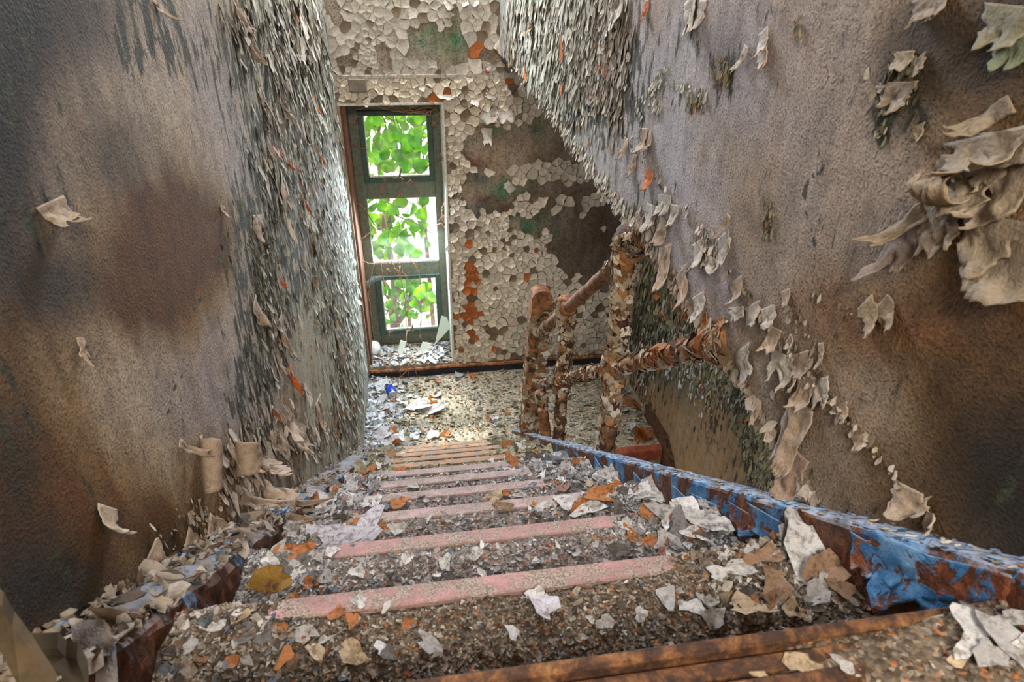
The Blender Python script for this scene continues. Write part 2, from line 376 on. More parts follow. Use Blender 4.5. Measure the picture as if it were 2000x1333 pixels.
# ------------------------------------------------------------------ flakes: one builder for every kind of paint chip
PAL = {
 'grey':   [((170, 163, 152), 5), ((146, 138, 126), 4), ((190, 186, 178), 2.5), ((112, 100, 86), 3), ((66, 58, 48), 2), ((160, 88, 44), .2)],
 'pale':   [((182, 184, 172), 6), ((198, 197, 188), 3), ((158, 156, 142), 4), ((106, 98, 84), 2), ((160, 90, 46), .15)],
 'beige':  [((168, 154, 138), 5), ((188, 178, 166), 4), ((140, 122, 104), 3), ((96, 78, 62), 1.5), ((156, 90, 48), .2)],
 'brown':  [((122, 100, 76), 4), ((160, 148, 128), 4), ((70, 54, 40), 3), ((150, 82, 44), .7), ((190, 190, 176), 2)],
 'dark':   [((62, 58, 46), 4), ((92, 90, 70), 4), ((44, 42, 36), 3), ((130, 128, 108), 2.5), ((168, 164, 150), 1.5)],
 'olive':  [((128, 122, 96), 4), ((96, 88, 62), 4), ((66, 58, 42), 2), ((150, 136, 100), 3), ((186, 104, 44), .5)],
 'rail':   [((156, 138, 112), 5), ((184, 170, 150), 4), ((120, 100, 76), 3), ((150, 100, 58), 1.1), ((66, 46, 34), 2), ((200, 194, 182), 1)],
 'chip':   [((132, 120, 106), 5), ((162, 154, 144), 4), ((96, 84, 72), 4), ((194, 190, 186), 2.6), ((70, 62, 56), 2), ((156, 102, 60), .45), ((134, 96, 66), .7), ((110, 118, 130), 1)],
 'chipg':  [((150, 150, 152), 5), ((176, 176, 180), 4), ((118, 116, 116), 4), ((206, 206, 208), 2.5), ((88, 84, 82), 2), ((162, 108, 70), .4), ((150, 110, 100), .8), ((104, 116, 132), 1)],
 'chipo':  [((142, 136, 110), 5), ((120, 114, 90), 4), ((166, 162, 140), 4), ((190, 190, 176), 1.5), ((96, 88, 70), 2), ((160, 106, 64), .3)],
 'chipb':  [((172, 178, 184), 5), ((196, 200, 204), 4), ((140, 146, 150), 3), ((110, 108, 104), 1.5), ((176, 112, 70), .4)],
 'orange': [((158, 102, 58), 4), ((172, 122, 78), 3), ((134, 80, 44), 2)],
 'blue':   [((60, 112, 160), 3), ((110, 150, 188), 3), ((30, 76, 120), 2)],
}
def pick(pal, n):
    cols = np.array([s2l(c) for c, w in PAL[pal]]); w = np.array([w for c, w in PAL[pal]], float); w /= w.sum()
    c = cols[rng.choice(len(cols), n, p=w)]
    return np.clip(c * rng.uniform(0.70, 1.15, (n, 1)), 0, 1)
class Flakes:
    """many little closed slabs with uneven outlines and lifted rims"""
    def __init__(s): s.C = []; s.Nn = []; s.U = []; s.S = []; s.A = []; s.K = []; s.T = []; s.c = []; s.c2 = []
    def add(s, C, Nn, U, S, A, K, T, c, c2=None):
        n = len(C)
        s.C.append(np.asarray(C, float)); s.Nn.append(np.broadcast_to(Nn, (n, 3))); s.U.append(np.broadcast_to(U, (n, 3)))
        for l, v in ((s.S, S), (s.A, A), (s.K, K), (s.T, T)): l.append(np.broadcast_to(v, (n,)).astype(float))
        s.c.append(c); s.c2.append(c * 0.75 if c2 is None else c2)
    def build(s, n=6, jit=0.45, low=0.0):
        s.C, s.Nn, s.U, s.c, s.c2 = [np.concatenate(a) for a in (s.C, s.Nn, s.U, s.c, s.c2)]
        s.S, s.A, s.K, s.T = [np.concatenate(a) for a in (s.S, s.A, s.K, s.T)]
        m = len(s.C)
        nn = s.Nn / np.linalg.norm(s.Nn, axis=1)[:, None]
        u = s.U - (s.U * nn).sum(1)[:, None] * nn; u /= np.linalg.norm(u, axis=1)[:, None] + 1e-9
        w = np.cross(nn, u)
        th = (np.arange(n) + rng.uniform(-.35, .35, (m, n))) * 2 * math.pi / n
        r = rng.uniform(1 - jit, 1 + jit, (m, n)) * 0.5
        if low: r = r * (1 + low * np.cos(2 * th + rng.uniform(0, 6, (m, 1))) * .6 + low * np.cos(3 * th + rng.uniform(0, 6, (m, 1))) + low * .6 * np.cos(5 * th + rng.uniform(0, 6, (m, 1))))
        a = (np.cos(th) * r * s.S[:, None] * np.sqrt(s.A)[:, None]); b = np.sin(th) * r * (s.S / np.sqrt(s.A))[:, None]
        # cylinder-like cupping along one axis plus a little random lift
        h = s.K[:, None] * s.S[:, None] * ((b / (s.S[:, None] * 0.5 + 1e-9)) ** 2 * 0.5 + rng.uniform(-.12, .2, (m, n)))
        top = a[..., None] * u[:, None] + b[..., None] * w[:, None] + (h + s.T[:, None])[..., None] * nn[:, None]
        bot = a[..., None] * u[:, None] * .94 + b[..., None] * w[:, None] * .94 + h[..., None] * nn[:, None]
        cen = (nn * s.T[:, None])[:, None]
        s.Vl = np.concatenate([top, cen, bot, cen * 0], 1)          # local
        i = np.arange(n); j = (i + 1) % n
        s.f3 = np.stack([np.full(n, n), i, j], 1); s.f4 = np.stack([i, i + n + 1, j + n + 1, j], 1); s.fn = np.stack([np.full(n, 2 * n + 1), j + n + 1, i + n + 1], 1)
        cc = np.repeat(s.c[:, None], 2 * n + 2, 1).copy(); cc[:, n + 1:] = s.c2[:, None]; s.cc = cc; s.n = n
        s.size = s.S * np.array([pxper(p) for p in s.C])
        return s
    def joined(s, name, idx, mat, parent=None, **kw):
        if len(idx) == 0: return None
        k = s.Vl.shape[1]; V = (s.Vl[idx] + s.C[idx][:, None]).reshape(-1, 3)
        off = (np.arange(len(idx)) * k)[:, None, None]
        F = [(f[None] + off).reshape(-1, f.shape[1]) for f in (s.f3, s.f4, s.fn)]
        return obj(name, npmesh(name, V, F, s.cc[idx].reshape(-1, 3), [mat]), parent, **kw)
    def single(s, name, i, mat, parent=None, **kw):
        me = npmesh(name, s.Vl[i], [s.f3, s.f4, s.fn], s.cc[i], [mat])
        return obj(name, me, parent, loc=s.C[i], **kw)
    def emit(s, name, mat, parent, top=300, stuff=None):
        o = np.argsort(-s.size)
        for i in o[:top]: s.single(name, i, mat, parent)
        return s.joined(stuff or name + '_layer', o[top:], mat, parent, kind='stuff')
class Wall:
    """a plane with pixel lookup: axis 0 = x const, 1 = y const"""
    def __init__(s, axis, val, nsign): s.ax = axis; s.val = val; s.n = np.zeros(3); s.n[axis] = nsign; s.up = np.array([0, 0, 1.0]); s.u = np.cross(s.up, s.n)
    def at(s, px, py):
        d = ray(px, py); return d * (s.val / d[s.ax])
    def uv(s, P): return np.stack([P[..., 1 - s.ax], P[..., 2]], -1)
    def blob(s, UV, lst):
        """sum of soft stains and light tints given by their place and size; each is a fixed patch of the wall"""
        out = np.zeros(UV.shape[:-1])
        for (px, py, rx, ry, a) in lst:
            c = s.uv(s.at(px, py)); J = np.stack([s.uv(s.at(px + 4, py)) - s.uv(s.at(px - 4, py)), s.uv(s.at(px, py + 4)) - s.uv(s.at(px, py - 4))], 1) / 8
            q = (UV - c) @ np.linalg.inv(J).T / np.array([rx, ry])
            out = out + a * np.exp(-0.5 * (q ** 2).sum(-1))
        return out
LW, RW, FW, OW = Wall(0, XL, 1), Wall(0, XR, -1), Wall(1, YF, -1), Wall(0, XO, -1)
def hang(F, wall, pts, size, aspect, pal, tilt=(1, 12), curl=(0, .22), thick=0.0008, under=None, out=0.0):
    """flakes hanging on a wall: long axis upright, lower edge lifted off"""
    n = len(pts); pts = np.asarray(pts)
    al = np.radians(rng.uniform(*tilt, n)); be = rng.normal(0, .10, n)
    nn = wall.n * np.cos(al)[:, None] + wall.up * np.sin(al)[:, None] + wall.u * be[:, None]
    U = wall.up[None] + wall.u[None] * rng.normal(0, .35, n)[:, None]
    S = rng.uniform(*size, n) * rng.uniform(.35, .85, n)
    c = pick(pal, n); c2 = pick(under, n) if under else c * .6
    F.add(pts + wall.n * (S * np.sin(al) * .35 + .001 + out)[:, None], nn, U, S, rng.uniform(*aspect, n), rng.uniform(*curl, n), thick, c, c2)
def blobpts(wall, px, py, rx, ry, n, lim=2.7):
    q = rng.normal(0, 1, (n * 2, 2)); q = q[(q ** 2).sum(1) < lim ** 2][:n]
    return np.array([wall.at(px + a * rx, py + b * ry) for a, b in q])
def linepts(wall, pl, n, spread):
    pl = np.array(pl, float); d = np.r_[0, np.cumsum(np.linalg.norm(np.diff(pl, axis=0), axis=1))]
    t = rng.uniform(0, d[-1], n); x = np.interp(t, d, pl[:, 0]) + rng.normal(0, spread, n); y = np.interp(t, d, pl[:, 1]) + rng.normal(0, spread, n)
    return np.array([wall.at(a, b) for a, b in zip(x, y)])

def peel(wall, parent, ax, ay, bx, by, w, s0=.3, turn=160, cf=(170, 154, 138), cb=(176, 170, 160), jag=.25, taper=.3, lift=8, twist=0.0, ns=16, nt=13, thick=.0013, name='paint_curl', mat='curl', cr=.20, wv=.75):
    """a sheet of paint still held along one edge (a) that bends off the wall towards its torn end (b)"""
    A = wall.at(ax, ay); B = wall.at(bx, by); d = B - A; Ln = np.linalg.norm(d); d = d / Ln
    e = np.cross(wall.n, d)
    ppm = np.linalg.norm(MROT[:2] @ e - 0) * pxper(A); Wd = w / max(ppm, .35 * pxper(A))
    t = np.linspace(-.5, .5, nt)
    sd = int(rng.integers(1, 9999))
    kn = np.linspace(-.5, .5, 5); endf = 1 + jag * np.interp(t, kn, rng.uniform(-1.1, 1.0, 5)) + .06 * rng.uniform(-1, 1, nt)
    V = np.zeros((ns, nt, 3)); NR = np.zeros((ns, nt, 3))
    for j in range(nt):
        s = np.linspace(0, Ln * endf[j], ns); ds = s[1] - s[0]
        th = math.radians(lift) + np.radians(turn) * np.clip(s / Ln - s0 * (1 + twist * t[j]), 0, None) / max(1e-3, 1 - s0)
        th = th + .12 * (vnoise(s / Ln * 4, t[j] * 5 + s * 0, sd) - .5)
        al = np.cumsum(np.cos(th)) * ds - ds; ou = np.cumsum(np.sin(th)) * ds + .0012
        wj = Wd * (1 - taper * s / Ln) * (1 + wv * (fbm(s / Ln * 6 + 9, s * 0 + (j > nt // 2) * 7.3, sd, 3) - .5))
        V[:, j] = A + al[:, None] * d + (t[j] * wj + twist * .3 * al * t[j])[:, None] * e + (ou + .004 * Ln * 0)[:, None] * wall.n
        NR[:, j] = np.cos(th)[:, None] * wall.n - np.sin(th)[:, None] * d
    gi, gj = np.meshgrid(np.linspace(0, 1, ns), t, indexing='ij'); asp_ = Wd / Ln
    V = V + NR * (Ln * cr * (fbm(gi * 3.6 + sd, gj * 3.6 * asp_ + 5, sd, 3) - .5) * np.clip(gi * 2.5, 0, 1))[..., None]
    dn = (V - A) @ wall.n; V = V + np.clip(.0016 - dn, 0, None)[..., None] * wall.n   # keep the sheet out of the wall
    f = V + NR * thick * .5; b = V - NR * thick * .5
    i, j = np.meshgrid(np.arange(ns - 1), np.arange(nt - 1), indexing='ij'); q = (i * nt + j).ravel()
    F1 = np.stack([q, q + 1, q + nt + 1, q + nt], 1); m = ns * nt; F2 = F1[:, ::-1] + m
    rim = [k for k in range(nt)] + [k * nt + nt - 1 for k in range(1, ns)] + [(ns - 1) * nt + k for k in range(nt - 2, -1, -1)] + [k * nt for k in range(ns - 2, 0, -1)]
    rim = np.array(rim); r2 = np.roll(rim, -1); F3 = np.stack([rim, rim + m, r2 + m, r2], 1)
    VV = np.concatenate([f.reshape(-1, 3), b.reshape(-1, 3)])
    c = np.concatenate([np.broadcast_to(s2l(cf), (m, 3)), np.broadcast_to(s2l(cb), (m, 3))]) * rng.uniform(.85, 1.12)
    me = npmesh(name, VV - A, [F1, F2, F3], c, [M[mat]], None, True)
    return obj(name, me, parent, loc=A)

# ------------------------------------------------------------------ the setting: walls
def grid_wall(name, axis, val, us, zs, colf, flip, mat, keep=None, thick=0.1, outdir=1):
    """front face as a fine grid (carries the stains), a plain back so that the wall is solid"""
    U_, Z_ = np.meshgrid(us, zs, indexing='ij'); nu, nz = U_.shape
    P = np.zeros((nu, nz, 3)); P[..., axis] = val; P[..., 1 - axis] = U_; P[..., 2] = Z_
    col, mold = colf(np.stack([U_, Z_], -1))
    i, j = np.meshgrid(np.arange(nu - 1), np.arange(nz - 1), indexing='ij')
    if keep is not None:
        k = keep((U_[:-1, :-1] + U_[1:, 1:]) / 2, (Z_[:-1, :-1] + Z_[1:, 1:]) / 2); i, j = i[k], j[k]
    q = (i * nz + j).ravel(); F = np.stack([q, q + nz, q + nz + 1, q + 1], 1)
    if flip: F = F[:, ::-1]
    return P.reshape(-1, 3), F, col.reshape(-1, 3), mold.ravel()
def warp(a, b, n, p): t = np.linspace(0, 1, n); return a + (b - a) * t ** p

def stain_shade(c, b, t): t = np.clip(np.asarray(t), 0, 1)[..., None]; return np.maximum(c, .003) ** (1 - t) * np.asarray(b) ** t
def crack(wall, UV, pl, w=.003):
    P = [wall.uv(wall.at(*q)) for q in pl]; d = np.full(UV.shape[:-1], 9.0)
    for a, b in zip(P[:-1], P[1:]):
        e = b - a; t = np.clip(((UV - a) @ e) / (e @ e), 0, 1); d = np.minimum(d, np.linalg.norm(UV - a - t[..., None] * e + (fbm(UV[..., 0] * 40, UV[..., 1] * 40, 3, 2)[..., None] - .5) * .012, axis=-1))
    return np.exp(-(d / w) ** 2)
# --- left wall
def left_col(UV):
    y, z = UV[..., 0], UV[..., 1]
    n1 = fbm(y * 3, z * 1.6, 1, 5); n2 = fbm(y * 9, z * 4, 2, 5); n3 = fbm(y * 24, z * 9, 3, 4)
    c = mix(s2l((178, 160, 142)), s2l((196, 184, 170)), sstep(.35, .7, n1))
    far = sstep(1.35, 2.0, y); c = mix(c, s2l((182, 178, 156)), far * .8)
    lil = LW.blob(UV, [(440, 250, 50, 140, .6), (460, 800, 60, 150, .5), (350, 800, 80, 100, .3)]); c = mix(c, s2l((176, 168, 172)), np.clip(lil, 0, .8))
    br = LW.blob(UV, [(335, 460, 62, 105, 1.7), (300, 570, 60, 60, .9), (420, 470, 36, 60, .8), (110, 730, 100, 130, .28), (160, 980, 140, 110, .6), (60, 1080, 130, 130, 1.1), (340, 1050, 80, 60, .55), (420, 950, 60, 80, .3), (20, 600, 60, 150, .35)])
    br = np.clip(br * (.15 + .8 * n2 + .9 * fbm(y * 26, z * 4, 4, 4)) - .12 * n3, 0, 1); c = stain_shade(c, s2l((104, 64, 20)), br * .95)
    br2 = LW.blob(UV, [(270, 240, 70, 110, 1.0), (380, 330, 40, 80, .5), (250, 680, 60, 90, .8), (300, 900, 40, 60, .5)]); c = mix(c, s2l((206, 192, 174)), np.clip(br2 * (1 - br), 0, .7))
    dk = LW.blob(UV, [(10, 40, 80, 110, .9), (180, 20, 60, 80, .4), (10, 300, 50, 150, .7), (100, 560, 70, 60, .5), (30, 900, 40, 90, .5), (60, 1150, 120, 80, .8), (330, 1130, 40, 60, .4), (230, 290, 60, 60, .3)])
    dk = np.clip(dk * (.45 + 1.3 * n2), 0, 1); c = stain_shade(c, s2l((40, 33, 28)), dk * .95)
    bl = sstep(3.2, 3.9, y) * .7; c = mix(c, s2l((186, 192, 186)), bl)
    mold = .10 + LW.blob(UV, [(255, 30, 20, 60, .7), (300, 40, 40, 50, .55), (380, 90, 60, 60, .34), (30, 100, 70, 120, .38), (20, 420, 60, 120, .3), (100, 400, 40, 60, .2),
        (470, 60, 30, 110, .35), (500, 330, 22, 120, .36), (510, 470, 35, 90, .55), (525, 620, 28, 110, .5), (490, 740, 26, 90, .4), (560, 300, 30, 160, .42), (560, 480, 30, 110, .4), (620, 300, 40, 160, .36), (640, 520, 40, 150, .46), (690, 520, 22, 180, .4), (600, 100, 50, 120, .4), (690, 780, 24, 90, .4), (560, 870, 50, 50, .3), (480, 900, 60, 60, .16), (605, 700, 34, 110, -.38), (590, 230, 14, 90, -.2), (380, 1050, 40, 40, .35), (100, 1130, 60, 70, .25), (15, 780, 25, 90, .35)])
    mold = .06 + np.minimum(mold - .1, .50)
    for pl in ([(0, 690), (40, 780), (70, 850), (110, 890), (180, 960), (190, 1000), (250, 1040)], [(300, 1120), (298, 1160), (292, 1215)], [(440, 470), (418, 540), (380, 600), (360, 660)], [(250, 1000), (270, 1040), (300, 1090)], [(380, 690), (340, 760), (320, 830)]):
        mold = mold + .62 * crack(LW, UV, pl)
    return c, mold
ys = warp(-1.35, YF, 560, 1.0); ys = np.concatenate([np.linspace(YBACK, .3, 24)[:-1], .3 + (YF - .3) * np.linspace(0, 1, 420) ** 1.25])
zsL = np.concatenate([np.linspace(-2.9, -1.3, 110)[:-1], np.linspace(-1.3, .25, 220)[:-1], np.linspace(.25, CEIL, 14)])
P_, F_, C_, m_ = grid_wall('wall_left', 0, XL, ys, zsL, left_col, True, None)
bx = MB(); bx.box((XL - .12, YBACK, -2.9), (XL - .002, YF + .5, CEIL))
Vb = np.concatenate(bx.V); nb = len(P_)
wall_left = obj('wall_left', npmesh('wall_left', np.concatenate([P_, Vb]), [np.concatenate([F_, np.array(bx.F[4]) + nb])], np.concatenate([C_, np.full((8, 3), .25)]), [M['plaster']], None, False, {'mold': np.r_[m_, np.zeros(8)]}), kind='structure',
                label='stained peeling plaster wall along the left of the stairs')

# --- right partition wall: stands on the stringer near the camera, its lower edge runs out over the lower flight
EDGE = np.array([(-1.4, -.53), (.25, -.53), (.45, -.60), (.592, -.641), (.748, -.614), (.912, -.578), (1.137, -.556), (1.432, -.526), (2.05, -.464), (2.67, -.40), (3.5, -.362), (YF, -.35)])
def edge_z(y): return np.interp(y, EDGE[:, 0], EDGE[:, 1])
def right_col(UV):
    y, z = UV[..., 0], UV[..., 1]
    n1 = fbm(y * 3 + 5, z * 2.4, 11, 5); n2 = fbm(y * 9, z * 6, 12, 5)
    c = mix(s2l((176, 160, 146)), s2l((198, 186, 174)), sstep(.35, .68, n1))
    lil = RW.blob(UV, [(1300, 150, 110, 130, .9), (1200, 300, 90, 120, .7), (1350, 420, 80, 100, .5), (1330, 560, 60, 80, .5), (1450, 150, 70, 90, .3)])
    c = mix(c, s2l((196, 194, 204)), np.clip(lil * (.6 + .8 * n1), 0, .9))  # cool sky light on the upper wall, put into the colour as lilac
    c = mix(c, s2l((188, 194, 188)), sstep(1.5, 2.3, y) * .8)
    br = RW.blob(UV, [(1950, 150, 90, 180, .55), (1780, 100, 50, 100, .25), (1900, 650, 130, 100, .55), (1960, 800, 120, 160, .8), (1850, 980, 140, 110, .75), (1700, 640, 60, 60, .4), (1480, 440, 30, 60, .22), (1600, 620, 60, 50, .2), (1900, 430, 60, 120, .5), (1430, 300, 40, 90, .12), (1560, 780, 30, 50, .3)])  # brown stains, with corner shade painted in towards the near end
    br = np.clip(br * (.5 + 1.3 * n2), 0, 1); c = stain_shade(c, s2l((96, 68, 34)), br * .95)
    org = RW.blob(UV, [(1630, 600, 90, 50, .5), (1700, 660, 60, 30, .4), (1810, 640, 40, 30, .4)]); c = mix(c, s2l((168, 120, 84)), np.clip(org * (n2 * 2 - .4), 0, .8))
    dk = RW.blob(UV, [(1990, 1020, 90, 120, .8), (1780, 160, 50, 70, .5), (1990, 60, 60, 100, .4), (1850, 70, 60, 60, .3), (1920, 880, 60, 60, .4), (1420, 90, 30, 40, .15)])  # dark stains mixed with painted corner shade at the near end
    c = stain_shade(c, s2l((40, 32, 24)), np.clip(dk * (.4 + 1.4 * n2), 0, .95))
    mold = .12 + RW.blob(UV, [(1415, 150, 22, 40, .4), (1200, 200, 30, 24, .36), (1360, 200, 26, 16, .4), (1500, 430, 12, 40, .36), (1750, 180, 40, 70, .42), (1720, 250, 20, 30, .4), (1560, 40, 16, 20, .2), (1060, 90, 50, 90, .34), (1150, 130, 50, 110, .36), (1220, 120, 40, 120, .36), (1350, 40, 18, 50, .3), (1990, 950, 60, 100, .3), (1110, 230, 40, 30, .3), (1240, 430, 30, 40, .4), (1420, 60, 60, 60, .1)])
    for pl in ([(1155, 190), (1205, 250), (1265, 330), (1330, 420)], [(1420, 530), (1460, 570), (1550, 690), (1620, 770), (1690, 860), (1740, 920), (1790, 960)], [(1530, 385), (1570, 380), (1580, 350), (1620, 320), (1660, 300)], [(1840, 290), (1790, 200)], [(1575, 420), (1590, 470), (1590, 510)]):
        mold = mold + .60 * crack(RW, UV, pl)
    return c, mold
ysR = np.concatenate([np.linspace(YBACK, .2, 16)[:-1], .2 + (YF - .2) * np.linspace(0, 1, 380) ** 1.35])
U_ = np.repeat(ysR[:, None], 150, 1); tz = np.linspace(0, 1, 150)[None]; e0 = edge_z(ysR)[:, None]
Z_ = np.where(tz < .85, e0 + (.2 - e0) * tz / .85, .2 + (CEIL - .2) * (tz - .85) / .15)
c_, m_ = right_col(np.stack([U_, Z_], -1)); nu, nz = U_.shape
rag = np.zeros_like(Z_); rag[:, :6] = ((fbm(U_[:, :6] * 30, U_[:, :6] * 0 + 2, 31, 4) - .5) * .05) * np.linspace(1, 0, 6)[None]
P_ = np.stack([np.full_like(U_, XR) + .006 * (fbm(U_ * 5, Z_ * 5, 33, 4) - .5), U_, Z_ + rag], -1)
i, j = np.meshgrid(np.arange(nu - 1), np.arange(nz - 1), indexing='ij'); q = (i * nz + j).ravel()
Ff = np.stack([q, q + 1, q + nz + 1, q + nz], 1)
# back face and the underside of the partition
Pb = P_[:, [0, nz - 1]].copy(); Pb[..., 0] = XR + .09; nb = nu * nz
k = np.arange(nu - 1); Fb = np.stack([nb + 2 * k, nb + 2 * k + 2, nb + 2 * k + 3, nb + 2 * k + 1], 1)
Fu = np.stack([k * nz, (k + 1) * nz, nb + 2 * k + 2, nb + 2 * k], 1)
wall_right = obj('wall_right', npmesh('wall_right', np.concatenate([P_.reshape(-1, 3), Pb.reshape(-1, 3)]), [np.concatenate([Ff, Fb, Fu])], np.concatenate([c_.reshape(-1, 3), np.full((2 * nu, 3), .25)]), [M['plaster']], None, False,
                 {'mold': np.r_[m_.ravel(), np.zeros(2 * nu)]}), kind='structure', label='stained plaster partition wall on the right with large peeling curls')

# --- far wall with the window opening
WX0, WX1, WZ0, WZ1 = XL + .015, 0.194, -2.40, -0.617
def far_col(UV):
    x, z = UV[..., 0], UV[..., 1]
    n1 = fbm(x * 5, z * 5, 21, 5); n2 = fbm(x * 14, z * 14, 22, 4)
    c = mix(s2l((124, 110, 95)), s2l((162, 148, 132)), sstep(.35, .65, n1))
    up = sstep(-.5, -.42, z); c = mix(c, s2l((128, 118, 104)), up * .7)
    g = FW.blob(UV, [(985, 370, 26, 16, 1.2), (1030, 445, 14, 9, 1.1), (1010, 420, 40, 12, .5), (895, 303, 9, 6, 1.2), (975, 250, 22, 12, .55), (900, 270, 20, 14, .5), (1050, 250, 12, 12, .5), (1080, 460, 14, 8, .5), (840, 75, 30, 22, .6), (890, 70, 14, 26, .6)])
    c = mix(c, s2l((58, 118, 84)), np.clip(g * (n2 * 2.2 - .35), 0, .85))
    rd = FW.blob(UV, [(915, 320, 30, 14, 1.1), (1000, 410, 30, 10, .9), (930, 390, 20, 8, .7), (1190, 440, 30, 40, .6), (960, 390, 10, 8, .6)])
    c = mix(c, s2l((98, 52, 40)), np.clip(rd * (n2 * 2.2 - .4), 0, .85))
    bl = FW.blob(UV, [(915, 420, 38, 18, 1.3), (925, 350, 26, 14, .7), (1040, 420, 30, 12, .4), (980, 470, 60, 14, .6), (900, 490, 30, 10, .5)])
    c = mix(c, s2l((74, 78, 78)), np.clip(bl * (n2 * 1.6), 0, .85))
    dk = FW.blob(UV, [(1180, 440, 50, 60, .9), (1120, 500, 90, 30, .5), (1130, 320, 50, 20, .3), (1180, 560, 60, 90, .4)])
    c = mix(c, s2l((70, 60, 50)), np.clip(dk * n1 * 1.2, 0, .6))
    mold = .16 + .18 * FW.blob(UV, [(1150, 460, 80, 60, 1), (1000, 480, 100, 20, .6)])
    return c, mold
xsF = np.unique(np.r_[np.linspace(XL - .1, XO + .05, 230), WX0, WX1]); zsF = np.unique(np.r_[np.linspace(-3.9, .4, 330), WZ0, WZ1, np.linspace(.4, CEIL, 14)])
keep = lambda u, z: ~((u > WX0) & (u < WX1) & (z > WZ0) & (z < WZ1))
P_, F_, C_, m_ = grid_wall('wall_far', 1, YF, xsF, zsF, far_col, False, None, keep)
# thickness round the opening
bx = MB()
bx.box((WX1, YF + .001, -3.9), (XO + .05, YF + .42, CEIL)); bx.box((XL - .1, YF + .001, WZ1), (WX1, YF + .42, CEIL)); bx.box((XL - .1, YF + .001, -3.9), (WX1, YF + .42, WZ0 - .02)); bx.box((XL - .1, YF + .001, WZ0 - .02), (WX0, YF + .42, WZ1))
Vb = np.concatenate(bx.V); nb = len(P_)
wall_far = obj('wall_far', npmesh('wall_far', np.concatenate([P_, Vb]), [np.concatenate([F_, np.array(bx.F[4]) + nb])], np.concatenate([C_, np.broadcast_to(s2l((150, 140, 128)), (len(Vb), 3))]), [M['plaster_far']], None, False, {'mold': np.r_[m_, np.zeros(len(Vb))]}), kind='structure',
               label='far wall with cracked white paint around the window')

# --- outer wall of the lower flight
def outer_col(UV):
    y, z = UV[..., 0], UV[..., 1]
    n1 = fbm(y * 4, z * 3, 41, 5); n2 = fbm(y * 14, z * 8, 42, 4)
    c = mix(s2l((168, 128, 88)), s2l((204, 172, 132)), n1)
    ol = OW.blob(UV, [(1320, 620, 60, 80, 1.1), (1270, 560, 60, 100, 1.0), (1480, 790, 40, 60, .8), (1500, 900, 40, 90, .8), (1400, 700, 70, 30, .7), (1340, 740, 40, 50, .5)])
    c = mix(c, s2l((112, 108, 88)), np.clip(ol * (.4 + n2 * 1.2), 0, .9))
    mold = .20 + OW.blob(UV, [(1290, 560, 60, 90, .42), (1480, 820, 28, 90, .42), (1440, 760, 24, 40, .3), (1390, 820, 16, 40, .34), (1470, 930, 30, 50, .3), (1250, 700, 30, 60, .4)])
    return c, mold
P_, F_, C_, m_ = grid_wall('wall_outer', 0, XO, np.linspace(.2, YF, 240), np.linspace(-4.6, -.3, 200), outer_col, False, None)
bx = MB(); bx.box((XO + .002, .2, -4.6), (XO + .12, YF + .42, -.3)); Vb = np.concatenate(bx.V); nb = len(P_)
wall_outer = obj('wall_outer', npmesh('wall_outer', np.concatenate([P_, Vb]), [np.concatenate([F_, np.array(bx.F[4]) + nb])], np.concatenate([C_, np.full((8, 3), .25)]), [M['plaster']], None, False, {'mold': np.r_[m_, np.zeros(8)]}), kind='structure',
                 label='tan and olive peeling wall beside the lower flight')
# ceilings, back wall, upper floor
def slab(name, a, b, mat, label, kind='structure', parent=None):
    m = MB(); m.box(a, b); return obj(name, m.mesh(name, M[mat]), parent, label=label, kind=kind)
slab('ceiling', (XL - .12, YBACK, CEIL), (XO + .1, YF + .42, CEIL + .12), 'concrete', 'grey ceiling high above the stairs')
m = MB(); pr = [(XR + .05, y, edge_z(y) + .03) for y in EDGE[3:, 0]] + [(XR + .05, y, edge_z(y) + .15) for y in EDGE[3:, 0][::-1]]
m.prism(pr, (XO + .05 - XR - .05, 0, 0)); obj('ceiling', m.mesh('ceiling', M['concrete']), label='low ceiling over the lower flight behind the partition', kind='structure')
slab('wall_back', (XL - .12, YBACK - .1, -.6), (XR + .09, YBACK, CEIL), 'concrete', 'plain wall behind the camera at the head of the stairs')
slab('floor', (XL - .1, YBACK, Z0 - .12), (XR + .09, Y0 - .30, Z0 - .01), 'concrete', 'upper floor at the head of the stairs')

# --- landing
def grid_top(x0, x1, y0, y1, nx, ny, hf, z, depth, mat, name, colf=None):
    X, Y = np.meshgrid(np.linspace(x0, x1, nx), np.linspace(y0, y1, ny), indexing='ij')
    Zt = z + hf(X, Y); V = np.stack([X, Y, Zt], -1).reshape(-1, 3)
    i, j = np.meshgrid(np.arange(nx - 1), np.arange(ny - 1), indexing='ij'); q = (i * ny + j).ravel()
    F = [np.stack([q, q + ny, q + ny + 1, q + 1], 1)]
    n = len(V); VB = np.array([(x0, y0, z - depth), (x1, y0, z - depth), (x1, y1, z - depth), (x0, y1, z - depth)]); V = np.concatenate([V, VB])
    def side(idx, a, b):
        return [list(idx) + [b, a]]
    F += [np.array([list(np.arange(ny)[::-1]) + [n, n + 3]]), np.array([list((nx - 1) * ny + np.arange(ny)) + [n + 2, n + 1]]),
          np.array([list(np.arange(nx) * ny) + [n + 1, n]]), np.array([list((np.arange(nx) * ny + ny - 1)[::-1]) + [n + 3, n + 2]]), np.array([[n, n + 3, n + 2, n + 1]])]
    return npmesh(name, V, F, None, [M[mat]], None, False)
def land_h(X, Y): return .012 * fbm(X * 9, Y * 9, 51, 4) + .03 * sstep(.25, 0, X - XL) * fbm(X * 12, Y * 12, 52, 3) + .02 * sstep(.3, 0, YF - Y)
YLOW = 2.93
obj('floor', grid_top(XL - .02, XO + .02, YLOW, YF + .02, 130, 70, land_h, ZLAND, .15, 'dirt_land', 'floor'), label='dusty half landing below the window covered in paint chips', kind='structure')

